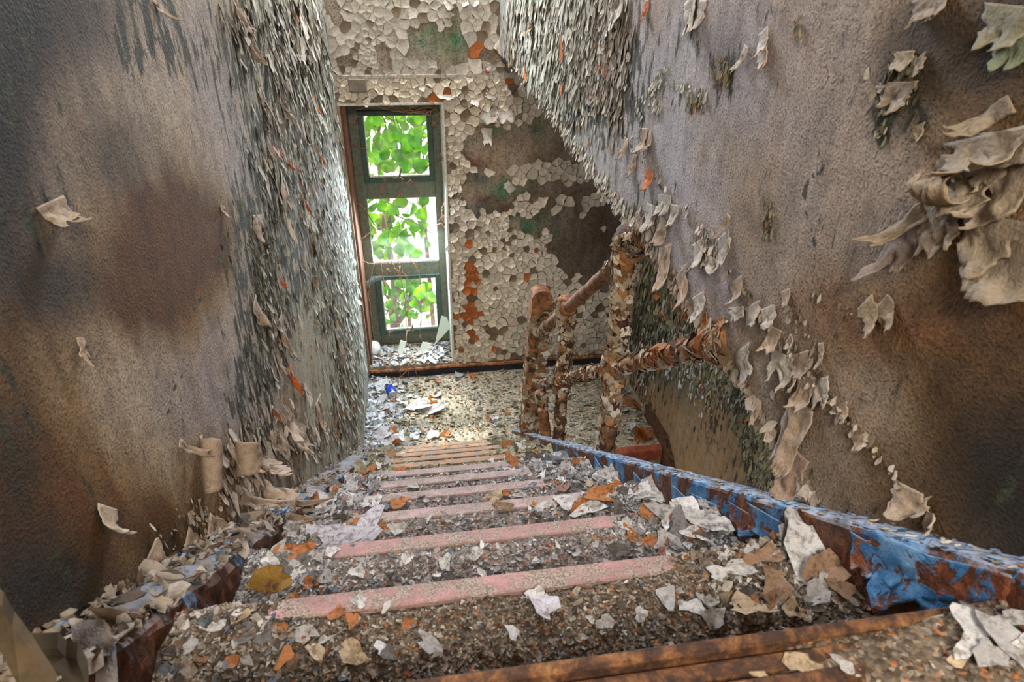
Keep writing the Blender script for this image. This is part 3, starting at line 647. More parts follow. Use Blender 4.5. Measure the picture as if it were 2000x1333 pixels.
# ------------------------------------------------------------------ upper flight
def tread_h(k):
    def h(X, Y):
        yk = Y0 + k * G; b = .003 + .007 * fbm(X * 22 + k * 9, Y * 22, 60 + k, 4)
        pile = (.008 if k < 3 else .016) * sstep(-.12, XSL, X) + .030 * sstep(.26, XSR, X)
        b = b + pile * (.45 + .8 * fbm(X * 14, Y * 14 + k, 80 + k, 4)) * (.45 + .55 * sstep(0, .1, yk - Y))
        bare = sstep(.040, .024, yk - Y + .02 * (fbm(X * 18, Y * 18, 140 + k, 3) - .5)) * (1 - .85 * sstep(.12, .34, np.abs(X - .06) + .16 * (fbm(X * 7, Y * 7 + k, 150, 3) - .5)))
        if k >= 8: bare = sstep(.05, .03, yk - Y) * .9 * (1 - sstep(.2, .4, np.abs(X - .06)))
        return b * (1 - bare * .97) - .004 * bare
    return h
flight = obj('staircase', None, None, loc=(0, 0, 0), label='littered upper flight of steps running down from the camera to the landing', cat='staircase')
NOSE = ['rust_dark', 'nose_pink', 'nose_pink', 'nose_mauve', 'nose_mauve', 'nose_mauve', 'nose_mauve', 'nose_tan', 'nose_tan', 'nose_tan', 'nose_orange', 'nose_orange']
for k in range(12):
    z = Z0 - k * RISE; yk = Y0 + k * G; yb = yk - G - (.35 if k == 0 else .02)
    st = obj('step', grid_top(XSL - .02, XSR + .01, yb, yk - .003, 70, 22, tread_h(k), z, RISE + .03 if k < 11 else .13, 'dirt' if k < 2 else ('dirt_grey' if k < 7 else 'dirt_olive'), 'step'), flight)
    m = MB()
    if k == 0:
        for a, b2, h in ((-.070, -.052, .004), (-.050, -.030, .010), (-.026, -.010, .008), (-.006, .006, .013)): m.box((XSL - .01, yk + a, z - .01), (XSR + .005, yk + b2, z + h), .0025)
        m.box((XSL - .01, yk - .07, z - .012), (XSR + .005, yk + .004, z + .003), .001)
    else:
        m.box((XSL - .005, yk - .026, z - .006), (XSR + .004, yk + .004, z + .0042), .002); m.box((XSL - .005, yk - .002, z - .035), (XSR + .004, yk + .0045, z - .004), .001)
    obj('nosing', m.mesh('nosing', M[NOSE[k]]), st)
def sweep(name, sec, ys, zf, mat, amp, seed):
    """a beam of section sec [(x, dz)] running down the slope"""
    sec = np.array(sec); n = len(sec); m_ = len(ys)
    V = np.zeros((m_, n, 3))
    for j in range(n):
        V[:, j, 0] = sec[j, 0] + amp * (fbm(ys * 30, ys * 0 + j * 1.7, seed, 4) - .5) * 2
        V[:, j, 1] = ys; V[:, j, 2] = zf(ys) + sec[j, 1] + amp * (fbm(ys * 38, ys * 0 + j * 2.3 + 5, seed + 3, 4) - .5) * 2
    i, j = np.meshgrid(np.arange(m_ - 1), np.arange(n), indexing='ij'); a = i * n + j; b = i * n + (j + 1) % n
    F = [np.stack([a, b, b + n, a + n], -1).reshape(-1, 4), np.array([list(range(n))[::-1]]), np.array([[(m_ - 1) * n + q for q in range(n)]])]
    return npmesh(name, V.reshape(-1, 3), F, None, [M[mat]])
pitch = lambda y: Z0 - (y - Y0) * RISE / G
yst = np.linspace(.16, YLAND + .06, 300)
rr = [(XSR, .046), (XSR + .003, .052), (XSR + .014, .055), (XSR + .028, .054), (XR + .012, .052), (XR + .014, .045), (XR + .014, -.26), (XSR, -.26), (XSR - .001, -.16), (XSR, -.11), (XSR - .001, -.06), (XSR + .001, -.02), (XSR, .02)]
string_r = obj('stringer', sweep('stringer', rr, yst, pitch, 'blue_steel', .0028, 71), flight, )
string_r['label'] = 'blue painted steel stringer with rust showing through'
ll = [(XL - .004, -.26), (XL - .004, .012), (XL + .02, .022), (XL + .05, .026), (XSL - .014, .022), (XSL - .003, .014), (XSL, .002), (XSL + .001, -.03), (XSL - .001, -.07), (XSL, -.12), (XSL, -.26)]
string_l = obj('stringer', sweep('stringer', ll[::-1], np.linspace(.20, YLAND + .06, 300), pitch, 'blue_dusty', .009, 75), flight)
string_l['label'] = 'dusty rusted stringer heaped with fallen grey paint'
# torn sheets of blue paint still clinging to the inner face of the right stringer
SW = Wall(0, XSR, -1)
for (ax, ay, bx_, by_, w, tn) in ((1795, 1075, 1800, 1200, 95, 30), (1740, 1065, 1755, 1150, 60, 35), (1690, 1055, 1688, 1110, 28, 30), (1510, 1010, 1512, 1062, 70, 15), (1450, 995, 1452, 1040, 40, 20), (1375, 975, 1378, 1012, 50, 25), (1330, 962, 1330, 990, 26, 25), (1250, 935, 1250, 962, 26, 25), (1860, 1095, 1880, 1210, 90, 18), (1170, 905, 1170, 930, 20, 25)):
    peel(SW, string_r, ax, ay, bx_, by_, w, .55, tn, (44, 98, 146), (40, 84, 120), .3, .2, 1, name='blue_paint_sheet', mat='blue_sheet', cr=.10, wv=.5)
F = Flakes()
# flakes heaped on the left stringer, hanging over its rim
n = 2600; yy = .2 + (YLAND - .2) * rng.uniform(0, 1, n) ** 1.7; xx = rng.uniform(XL + .004, XSL + .004, n)
dens = fbm(yy * 7, xx * 20, 77, 3); kp = dens > (.46 + .16 * sstep(.9, 1.4, yy)); yy, xx = yy[kp], xx[kp]; n = len(yy)
nn = rng.normal(0, .55, (n, 3)); nn[:, 2] = 1; S = rng.uniform(.005, .018, n)
F.add(np.stack([xx, yy, pitch(yy) + .024 + rng.uniform(0, .012, n)], 1), nn, rng.normal(0, 1, (n, 3)), S, rng.uniform(1, 2.2, n), rng.uniform(.1, .7, n), .0012, np.where(rng.random((n, 1)) < .08, pick('blue', n), pick('beige', n) * .62))
n = 46; yy = .22 + 1.0 * rng.uniform(0, 1, n) ** 1.3; xx = rng.uniform(XL + .01, XSL + .002, n); nn = rng.normal(0, .55, (n, 3)) + [.4, .5, 0]; nn[:, 2] = 1
F.add(np.stack([xx, yy, pitch(yy) + .028 + rng.uniform(0, .006, n)], 1), nn, rng.normal(0, 1, (n, 3)), rng.uniform(.018, .04, n), rng.uniform(1, 1.8, n), rng.uniform(-.7, .9, n), .0016, pick('beige', n) * .6)
F.build(8, .25, .15).emit('paint_flake', M['flake'], string_l, 200)
# flakes and rust scabs on top of the right stringer
F = Flakes(); n = 800; yy = .2 + (YLAND - .2) * rng.uniform(0, 1, n) ** 1.5; xx = rng.uniform(XSR + .002, XR, n)
nn = rng.normal(0, .1, (n, 3)) + [0, .7, 0]; nn[:, 2] = 1
F.add(np.stack([xx, yy, pitch(yy) + .0535 + rng.uniform(0, .002, n)], 1), nn, rng.normal(0, 1, (n, 3)) + [0, 2, -1.4], rng.uniform(.004, .014, n), rng.uniform(1.2, 2.5, n), rng.uniform(0, .2, n), .0008, np.where(rng.random((n, 1)) < .3, pick('rail', n), pick('blue', n) * .6 + .14))
F.build().emit('paint_flake', M['flake'], string_r, 120)

# ------------------------------------------------------------------ lower flight behind the railing
low = obj('staircase', None, None, loc=(0, 0, 0), label='lower flight of steps going down behind the railing', cat='staircase')
for k in range(1, 5):
    y1 = YLOW - (k - 1) * G; z = ZLAND - k * RISE
    st = obj('step', grid_top(XR + .03, XO - .03, y1 - G, y1 + .02, 30, 12, lambda X, Y: .008 * fbm(X * 15, Y * 15, 90 + k, 3), z, RISE, 'dirt', 'step'), low)
m = MB(); m.box((XR + .03, YLOW - .012, ZLAND - .075), (XO - .03, YLOW + .045, ZLAND + .012), .004)
obj('nosing', m.mesh('nosing', metal_mat('brick_red_nosing', [(0.3, (96, 44, 28)), (0.5, (140, 66, 40)), (0.7, (170, 96, 60))], 20)), low)
sl = RISE / G
m = MB(); pf = [(XO - .03, YLOW + .35, ZLAND + .10), (XO - .03, YLOW, ZLAND + .10), (XO - .03, YLOW - 1.2, ZLAND + .10 - 1.2 * sl), (XO - .03, YLOW - 1.2, ZLAND - .25 - 1.2 * sl), (XO - .03, YLOW, ZLAND - .25), (XO - .03, YLOW + .35, ZLAND - .05)]
m.prism(pf, (.028, 0, 0)); obj('skirting_board', m.mesh('skirting_board', M['rust_dark']), low)

# ------------------------------------------------------------------ trims on the far wall
m = MB(); m.tube([(x, YF - .012, -2.437 + .004 * math.sin(x * 9)) for x in np.linspace(XL + .01, XO - .01, 40)], .014, 8); m.box((XL + .01, YF - .004, -2.452), (XO - .01, YF + .002, -2.425))
obj('trim_1', m.mesh('trim_1', M['rust']), label='rusty horizontal bar along the foot of the far wall', kind='structure')
m = MB(); m.box((XL + .01, YF - .016, ZLAND - .01), (XO - .01, YF + .001, -2.452), .002)
obj('baseboard_far', m.mesh('baseboard_far', metal_mat('blue_black_baseboard', [(0.3, (26, 24, 26)), (0.5, (44, 42, 48)), (0.66, (34, 48, 88)), (0.8, (80, 66, 50))], 14)), label='dark blue baseboard under the rusty bar', kind='structure')
m = MB(); m.box((-.385, YF - .007, -.478), (.40, YF + .002, -.456), .003)
obj('trim_2', m.mesh('trim_2', plain('cracked_grey_ledge_paint', (158, 148, 136), .8, 0, 60, .45, .01)), label='cracked ledge running above the window', kind='structure')
m = MB(); m.box((-.335, YF - .03, -.545), (-.235, YF + .002, -.475), .004)
obj('trim_3', m.mesh('trim_3', M['concrete']), label='small grey block under the ledge above the window', kind='structure')

# ------------------------------------------------------------------ window
win = obj('window_1', None, None, loc=(0, 0, 0), label='tall dark green three light window at the half landing', kind='structure')
def part(name, mat, parent, boxes, bev=.003):
    m = MB()
    for a, b in boxes: m.box(a, b, bev)
    return obj(name, m.mesh(name, M[mat]), parent)
FX0, FX1 = -.388, .205
yf0, yf1 = YW, YW + .07
part('stile', 'frame', win, [((FX0, yf0, -2.39), (-.325, yf1, -.60))]); part('stile', 'frame', win, [((.136, yf0, -2.39), (FX1, yf1, -.60))])
part('head', 'frame', win, [((-.325, yf0 + .002, -.70), (.136, yf1, -.60))])
part('transom', 'frame', win, [((-.325, yf0 + .003, -1.270), (.136, yf1, -1.155))]); part('transom', 'frame', win, [((-.325, yf0 + .003, -1.835), (.136, yf1, -1.737))])
part('bottom_rail', 'frame', win, [((-.325, yf0 + .002, -2.39), (.136, yf1, -2.305))])
part('jamb', 'wood_rust', win, [((XL + .012, YF + .03, -2.40), (FX0, yf1, -.61))])
def sash(x0, x1, z0, z1, gx0, gx1, gz0, gz1):
    s = obj('sash', None, win)
    y0, y1 = YW - .012, YW + .03
    part('sash_bar', 'sash', s, [((x0, y0, z0), (gx0, y1, z1))]); part('sash_bar', 'sash', s, [((gx1, y0, z0), (x1, y1, z1))])
    part('sash_bar', 'sash', s, [((gx0, y0 + .001, gz1), (gx1, y1, z1))]); part('sash_bar', 'sash', s, [((gx0, y0 + .001, z0), (gx1, y1, gz0))])
    part('pane', 'glass', s, [((gx0 - .004, YW + .008, gz0 - .004), (gx1 + .004, YW + .012, gz1 + .004))], 0)
    part('glazing_bead', 'white_paint', s, [((gx0, YW - .004, gz0), (gx1, YW + .008, gz0 + .010)), ((gx0, YW - .004, gz0), (gx0 + .006, YW + .008, gz1))], .001)
    return s
sash(-.328, .138, -1.157, -.70, -.295, .102, -1.122, -.733)
part('pane', 'glass', win, [((-.33, YW + .02, -1.74), (.14, YW + .024, -1.265))], 0)
part('glazing_bead', 'white_paint', win, [((-.325, YW + .004, -1.737), (.136, YW + .02, -1.725))], .001)
sash(-.328, .138, -2.307, -1.832, -.285, .102, -2.272, -1.862)
for zz in (-1.13, -2.285):
    m = MB(); m.tube([(-.11, YW - .018, zz), (-.10, YW - .03, zz + .01), (-.085, YW - .034, zz + .05), (-.08, YW - .03, zz + .075)], [.008, .007, .006, .003], 7); m.box((-.14, YW - .018, zz - .012), (-.08, YW - .008, zz + .008), .002)
    obj('latch', m.mesh('latch', M['latch'], True), win)
part('reveal', 'white_paint', win, [((WX1 - .006, YF - .010, WZ0), (WX1 + .010, YW, WZ1 + .004))], .002)
part('reveal', 'white_paint', win, [((WX0 - .01, YF - .008, WZ1 - .006), (WX1 + .01, YW, WZ1 + .008))], .002)
def sill_h(X, Y): return .02 * fbm(X * 15, Y * 15, 61, 4) + .012
obj('sill', grid_top(WX0 - .02, WX1, YF - .006, YW + .06, 50, 30, sill_h, -2.425, .05, 'dirt_land', 'sill'), win)
win2 = obj('window_2', None, None, loc=(0, 0, 0), label='frosted stair window high on the far wall', kind='structure')
part('frame', 'frame', win2, [((-.36, YF - .05, .35), (-.30, YF, 1.65)), ((.42, YF - .05, .35), (.48, YF, 1.65)), ((-.30, YF - .05, 1.59), (.42, YF, 1.65)), ((-.30, YF - .05, .35), (.42, YF, .41))])
part('pane', 'frost', win2, [((-.30, YF - .02, .41), (.42, YF - .012, 1.59))], 0)
win3 = obj('window_3', None, None, loc=(0, 0, 0), label='frosted hall window behind the camera', kind='structure')
part('frame', 'frame', win3, [((-.40, YBACK, .45), (-.34, YBACK + .05, 1.5)), ((.44, YBACK, .45), (.50, YBACK + .05, 1.5)), ((-.34, YBACK, 1.44), (.44, YBACK + .05, 1.5)), ((-.34, YBACK, .45), (.44, YBACK + .05, .51))])
part('pane', 'frost', win3, [((-.34, YBACK + .012, .51), (.44, YBACK + .02, 1.44))], 0)

# ------------------------------------------------------------------ railing
rail = obj('handrail', None, None, loc=(0, 0, 0), label='rusted pipe railing with flaking paint on the right stringer', cat='railing')
XP = .556
def R_(px, py): return onx(px, py, XP)
FR = Flakes()
def coat(pts, r, n, pal='rail', size=(.012, .034), lo=0.0, hi=1.0):
    """flakes of old paint round a pipe"""
    pts = np.asarray(pts, float); t = rng.uniform(lo, hi, n); sg = np.linspace(0, 1, len(pts))
    c = np.stack([np.interp(t, sg, pts[:, i]) for i in range(3)], 1); d = pts[-1] - pts[0]; d /= np.linalg.norm(d)
    a = np.cross(d, [0.3, .9, .2]); a /= np.linalg.norm(a); b = np.cross(d, a); th = rng.uniform(0, 2 * math.pi, n)
    o = np.cos(th)[:, None] * a + np.sin(th)[:, None] * b
    nn = o + rng.normal(0, .2, (n, 3)); S = rng.uniform(*size, n)
    FR.add(c + o * (r + rng.uniform(.0003, .003, n))[:, None], nn, d + rng.normal(0, .5, (n, 3)), S, rng.uniform(.7, 1.8, n), rng.uniform(-.25, .25, n), .0011, pick(pal, n), pick('rail', n) * .7)
def pipe(name, a, b, r, mat='rust', wob=.0015):
    t = np.linspace(0, 1, 24)[:, None]; p = a * (1 - t) + b * t; rr_ = r + wob * (rng.random(24) - .5) * 2
    m = MB(); m.tube(p, rr_, 16); return obj(name, m.mesh(name, M[mat], True), rail), p
# newel: box section with a half round head
yN = 2.74; nb0 = ony(1036, 850, yN); nt0 = ony(1060, 572, yN)
wN = .052; hp = []
for t in np.linspace(0, math.pi, 13): hp.append((math.cos(t) * wN, 0, nt0[2] - wN * .75 + math.sin(t) * wN * .9))
pf = [np.array([nb0[0] + q[0] + (nt0[0] - nb0[0]), yN, q[2]]) for q in hp] + [np.array([nb0[0] - wN * .92, yN, nb0[2] - .02]), np.array([nb0[0] + wN * .92, yN, nb0[2] - .02])]
m = MB(); m.prism(pf[::-1], (0, .085, 0)); obj('newel_post', m.mesh('newel_post', M['rust']), rail)
nc = [np.array([nb0[0], yN, nb0[2]]), np.array([nt0[0], yN, nt0[2] - .10])]
nfl = 150; t = rng.random(nfl); cN = nc[0] * (1 - t)[:, None] + nc[1] * t[:, None] + np.stack([rng.uniform(-.048, .048, nfl), np.full(nfl, -.0015), np.zeros(nfl)], 1)
FR.add(cN, np.array([0, -1, 0]) + rng.normal(0, .15, (nfl, 3)), rng.normal(0, 1, (nfl, 3)), rng.uniform(.015, .045, nfl), 1.2, rng.uniform(0, .3, nfl), .001, pick('rail', nfl))
nfl = 90; t = rng.random(nfl); cN = nc[0] * (1 - t)[:, None] + nc[1] * t[:, None] + np.stack([np.full(nfl, -wN * .96), rng.uniform(0, .085, nfl), np.zeros(nfl)], 1)
FR.add(cN, np.array([-1, 0, 0]) + rng.normal(0, .15, (nfl, 3)), rng.normal(0, 1, (nfl, 3)), rng.uniform(.015, .035, nfl), 1.2, rng.uniform(0, .3, nfl), .001, pick('rail', nfl))
# short drop pipe, two posts, two rails
a, b = R_(1056, 765), R_(1068, 856); b[1] = a[1] = 2.47; a = ony(1056, 765, 2.47); b = ony(1067, 856, 2.43)
_, p = pipe('post', a, b, .026); coat(p, .026, 60, hi=.35)
P2t, P2b = ony(1112, 582, 2.17), ony(1090, 866, 2.17); _, p = pipe('post', P2t, P2b, .026, 'rust_dark'); coat(p, .027, 330, hi=.62); coat(p, .026, 60, lo=.6)
P3t, P3b = ony(1226, 470, 1.54), ony(1184, 890, 1.54); _, p = pipe('post', P3t, P3b, .025, 'rust_dark'); coat(p, .027, 520, hi=.8, size=(.012, .036)); coat(p, .026, 50, lo=.75)
ra, rb = R_(1058, 648), R_(1262, 466); _, p = pipe('rail', ra, rb, .023); coat(p, .023, 60, hi=.16); coat(p, .023, 130, lo=.78)
rc, rd = R_(1060, 752), R_(1432, 664); _, p = pipe('rail', rc, rd, .022); coat(p, .023, 760, size=(.010, .034)); coat(p[-6:], .024, 90, 'orange'); coat(p[:16], .023, 30, 'orange')
for c, d, r in ((P2t, P2b, .036), (P3t, P3b, .037)):
    u = (d - c) / np.linalg.norm(d - c)
    for (q0, q1) in ((ra, rb), (rc, rd)):
        s = (c[1] - q0[1]) / (q1[1] - q0[1]); X = q0 * (1 - s) + q1 * s
        e = (q1 - q0) / np.linalg.norm(q1 - q0)
        m = MB(); m.tube([X + u * t for t in (-.055, -.045, 0, .045, .055)], [r * .8, r * .95, r, r * .95, r * .8], 14); m.tube([X + e * t for t in (-.06, -.05, 0, .05, .06)], [r * .75, r * .9, r * .92, r * .9, r * .75], 14)
        o = obj('pipe_joint', m.mesh('pipe_joint', M['rust'], True), rail); coat([X - u * .05, X + u * .05], r, 90, size=(.012, .034))
m = MB(); m.tube([P3t + (0, 0, -.02), P3t + (0, -.01, .02), P3t + (0.003, -.05, .045), rb + (0, -.02, .0)], [.034, .038, .036, .03], 12); obj('elbow', m.mesh('elbow', M['rust_dark'], True), rail); coat([P3t, rb], .036, 120)
e = (rd - rc) / np.linalg.norm(rd - rc); m = MB(); m.tube([rd - e * .05, rd - e * .035, rd + e * .01], [.028, .036, .036], 12); 
obj('flange', m.mesh('flange', M['rust'], True), rail); coat([rd - e * .06, rd + e * .02], .037, 160, 'rail', (.014, .04)); coat([rd - e * .06, rd + e * .02], .04, 50, 'orange', (.014, .035))
FR.build().emit('paint_flake', M['flake'], rail, 300)

# ------------------------------------------------------------------ cracked paint on the far wall: one slab per cell
def voronoi(P, bbox, kn=18):
    out = []; P = np.asarray(P)
    for i in range(len(P)):
        d = ((P - P[i]) ** 2).sum(1); nb = np.argpartition(d, kn + 1)[:kn + 1]; nb = nb[np.argsort(d[nb])][1:]
        r = .12; poly = [P[i] + np.array(q) * r for q in ((-1, -1), (1, -1), (1, 1), (-1, 1))]
        for j in nb:
            mid = (P[i] + P[j]) / 2; nv = P[j] - P[i]; new = []
            dd = [(q - mid) @ nv for q in poly]
            for a in range(len(poly)):
                b = (a + 1) % len(poly)
                if dd[a] <= 0: new.append(poly[a])
                if (dd[a] < 0) != (dd[b] < 0): t = dd[a] / (dd[a] - dd[b]); new.append(poly[a] + t * (poly[b] - poly[a]))
            poly = new
            if len(poly) < 3: break
        out.append(np.array(poly) if len(poly) >= 3 else None)
    return out
WHITE = [(1000, 60, 400, 75, 1.0), (780, 175, 120, 22, .9), (930, 200, 70, 45, .62), (890, 260, 22, 60, .7), (985, 215, 50, 30, .35), (1065, 335, 55, 16, .85), (1130, 340, 40, 14, .6), (950, 340, 30, 12, .45), (1065, 395, 40, 15, .75), (1150, 390, 30, 14, .5),
         (930, 480, 50, 20, .4), (1060, 420, 50, 8, .3), (1000, 580, 120, 75, 1.0), (920, 570, 50, 90, .7), (1040, 510, 40, 30, .5), (1150, 620, 70, 50, .8), (1000, 660, 150, 35, .6), (890, 430, 12, 120, .4)]
HOLES = [(835, 75, 22, 24, 1.4), (890, 80, 16, 32, 1.4), (885, 115, 20, 14, 1.0), (955, 110, 16, 22, .7), (745, 95, 12, 12, .9), (750, 118, 8, 9, .9), (1060, 600, 30, 20, .8), (1130, 520, 60, 30, .7), (975, 500, 30, 12, .5), (1050, 660, 40, 12, .4), (1000, 540, 16, 12, .6), (995, 640, 30, 12, .5), (660, 40, 12, 20, .5), (1000, 100, 20, 30, .8)]
pts = []
x0, x1, z0, z1 = XL, XO, -2.45, .12
cand = np.stack([rng.uniform(x0, x1, 26000), rng.uniform(z0, z1, 26000)], 1)
rad = np.where(cand[:, 1] > -.47, .012 + .085 * fbm(cand[:, 0] * 6, cand[:, 1] * 6, 5, 3) ** 1.9, .011 + .060 * fbm(cand[:, 0] * 7, cand[:, 1] * 7, 6, 3) ** 1.6)
cell = {}
for (q, r) in zip(cand, rad):
    a, b = int(q[0] // .06), int(q[1] // .06); ok = True
    for da in (-1, 0, 1):
        for db in (-1, 0, 1):
            for (p2, r2) in cell.get((a + da, b + db), ()):
                if (q[0] - p2[0]) ** 2 + (q[1] - p2[1]) ** 2 < (.5 * (r + r2)) ** 2 * 1.15: ok = False
    if ok: cell.setdefault((a, b), []).append((q, r)); pts.append(q)
pts = np.array(pts)
polys = voronoi(pts, None)
UVp = pts; wmask = FW.blob(UVp, WHITE) - FW.blob(UVp, HOLES) + (fbm(pts[:, 0] * 9, pts[:, 1] * 9, 8, 4) - .5) * 1.1
inwin = (pts[:, 0] < WX1 + .012) & (pts[:, 1] < WZ1 + .012) & (pts[:, 1] > WZ0)
cells = []
for i, pl in enumerate(polys):
    if pl is None or inwin[i] or pts[i, 1] < -2.42: continue
    if wmask[i] < .42: continue
    if pts[i, 0] > XR and pts[i, 1] > -.3: continue
    c = pl.mean(0); g = .97 if pts[i, 1] > -.47 else .94
    # finer outline: split every side once and roughen it
    q = []
    for a in range(len(pl)):
        b = (a + 1) % len(pl); q.append(pl[a]); e = pl[b] - pl[a]
        if np.linalg.norm(e) > .012: q.append(pl[a] + e * .5 + np.array([-e[1], e[0]]) * rng.uniform(-.12, .12))
    q = c + (np.array(q) - c) * g; n = len(q)
    sz = np.sqrt(max(1e-6, .5 * abs(np.sum(q[:, 0] * np.roll(q[:, 1], -1) - q[:, 1] * np.roll(q[:, 0], -1)))))
    lo = pts[i, 1] < -.47; lift = min(sz, .04) * rng.uniform(.03, .17 if lo else .07); tilt = rng.normal(0, .10 if lo else .05, 2)
    dq = q - c; y = -(.002 + lift * rng.uniform(.6, 1.4, n) + dq @ tilt); y = np.minimum(y, -.0015)
    inn = c + dq * .6; yi = -(.002 + lift * .25 + (dq * .6) @ tilt); yi = np.minimum(yi, -.0012)
    V = np.concatenate([np.c_[q[:, 0], YF + y - .002, q[:, 1]], np.c_[inn[:, 0], YF + yi - .002, inn[:, 1]], [[c[0], YF - .0035, c[1]]], np.c_[q[:, 0], YF + y, q[:, 1]]])
    a = np.arange(n); b = (a + 1) % n
    F4 = np.stack([a, b, b + n, a + n], 1); F3 = np.stack([a + n, b + n, np.full(n, 2 * n)], 1); F4b = np.stack([a, a + 2 * n + 1, b + 2 * n + 1, b], 1)
    cc = s2l((180, 172, 160)) if not lo else s2l((212, 200, 182))
    u = rng.random()
    px_or = FW.blob(pts[i:i + 1], [(918, 560, 8, 40, .8), (905, 640, 9, 20, .7), (925, 610, 10, 16, .8), (860, 185, 14, 6, .5), (1000, 150, 30, 8, .2), (940, 680, 20, 6, .3)])[0]
    if u < .006 + px_or: cc = s2l((172, 98, 48))
    elif u < .08 + px_or: cc = s2l((120, 104, 86))
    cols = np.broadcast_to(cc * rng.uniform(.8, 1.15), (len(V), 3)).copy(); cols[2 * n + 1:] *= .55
    cells.append((sz, c, V, F3, np.concatenate([F4, F4b]), cols))
cells.sort(key=lambda t: -t[0])
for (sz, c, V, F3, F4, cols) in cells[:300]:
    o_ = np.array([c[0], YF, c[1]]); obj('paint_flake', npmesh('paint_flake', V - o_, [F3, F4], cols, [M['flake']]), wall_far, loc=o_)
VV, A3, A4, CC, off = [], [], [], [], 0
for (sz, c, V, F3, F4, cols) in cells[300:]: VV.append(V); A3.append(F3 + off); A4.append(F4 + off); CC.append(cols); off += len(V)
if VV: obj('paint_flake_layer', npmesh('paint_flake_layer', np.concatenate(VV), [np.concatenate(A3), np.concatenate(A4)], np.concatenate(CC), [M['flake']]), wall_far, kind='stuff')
# loose flakes curling off the far wall, orange undersides
for (ax, ay, bx_, by_, w, tn) in ((870, 183, 868, 197, 36, 60), (640, 200, 640, 218, 20, 60), (880, 5, 866, 18, 20, 60), (905, 2, 912, 16, 16, 70), (925, 2, 934, 14, 18, 60), (985, 95, 960, 112, 30, 90), (930, 190, 925, 210, 20, 60), (962, 182, 952, 200, 22, 80), (826, 168, 822, 180, 14, 60), (960, 130, 934, 140, 14, 90), (948, 215, 965, 240, 40, 40), (985, 215, 990, 240, 40, 40), (952, 250, 950, 285, 22, 40), (1000, 360, 985, 375, 24, 50)):
    peel(FW, wall_far, ax, ay, bx_, by_, w, .2, tn, (188, 182, 172), (176, 92, 38), .3, .3, 12, ns=8, nt=7)

# ------------------------------------------------------------------ flakes on the left wall
F = Flakes()
for (px, py, rx, ry, n, size, pal) in (
    (600, 60, 28, 60, 520, (.03, .09), 'grey'), (545, 70, 26, 60, 380, (.025, .07), 'grey'), (625, 230, 22, 90, 500, (.03, .08), 'pale'), (548, 270, 24, 60, 330, (.02, .06), 'grey'),
    (575, 220, 26, 110, 300, (.02, .07), 'grey'), (525, 470, 20, 70, 380, (.01, .03), 'dark'), (600, 400, 20, 80, 220, (.015, .05), 'olive'), (640, 480, 18, 120, 900, (.02, .055), 'brown'), (675, 520, 12, 140, 900, (.025, .06), 'pale'),
    (700, 600, 9, 140, 700, (.025, .06), 'pale'), (680, 760, 14, 60, 500, (.02, .06), 'brown'), (545, 620, 16, 70, 260, (.015, .045), 'grey'), (515, 560, 14, 50, 160, (.01, .035), 'dark'), (575, 860, 24, 34, 320, (.02, .06), 'beige'), (510, 900, 30, 34, 240, (.015, .05), 'beige'),
    (470, 60, 16, 50, 160, (.02, .06), 'grey'), (690, 330, 7, 60, 300, (.03, .06), 'pale'), (640, 850, 20, 24, 260, (.02, .05), 'beige'), (470, 960, 30, 24, 170, (.015, .04), 'beige'), (665, 640, 8, 60, 120, (.02, .05), 'brown'),
    (500, 760, 14, 60, 140, (.008, .022), 'dark'), (450, 480, 10, 40, 30, (.008, .02), 'dark'), (400, 1010, 24, 18, 90, (.01, .03), 'beige'), (610, 640, 14, 50, 24, (.015, .04), 'olive'),
    (380, 1050, 40, 24, 120, (.006, .02), 'beige')):
    p = blobpts(LW, px, py, rx * 1.15, ry * 1.15, int(n * .5)); p = p[(p[:, 1] < YF - .01) & (p[:, 1] > .2) & (p[:, 2] > pitch(p[:, 1]) + .01)]
    hang(F, LW, p, (size[0] * .5, size[1] * 1.15), (1.1, 4.2), pal, (1, 18), (0, .4), under='dark' if pal != 'brown' else 'brown')
F.build().emit('paint_flake', M['flake'], wall_left, 230)
BG, LG = (156, 138, 120), (170, 164, 156)
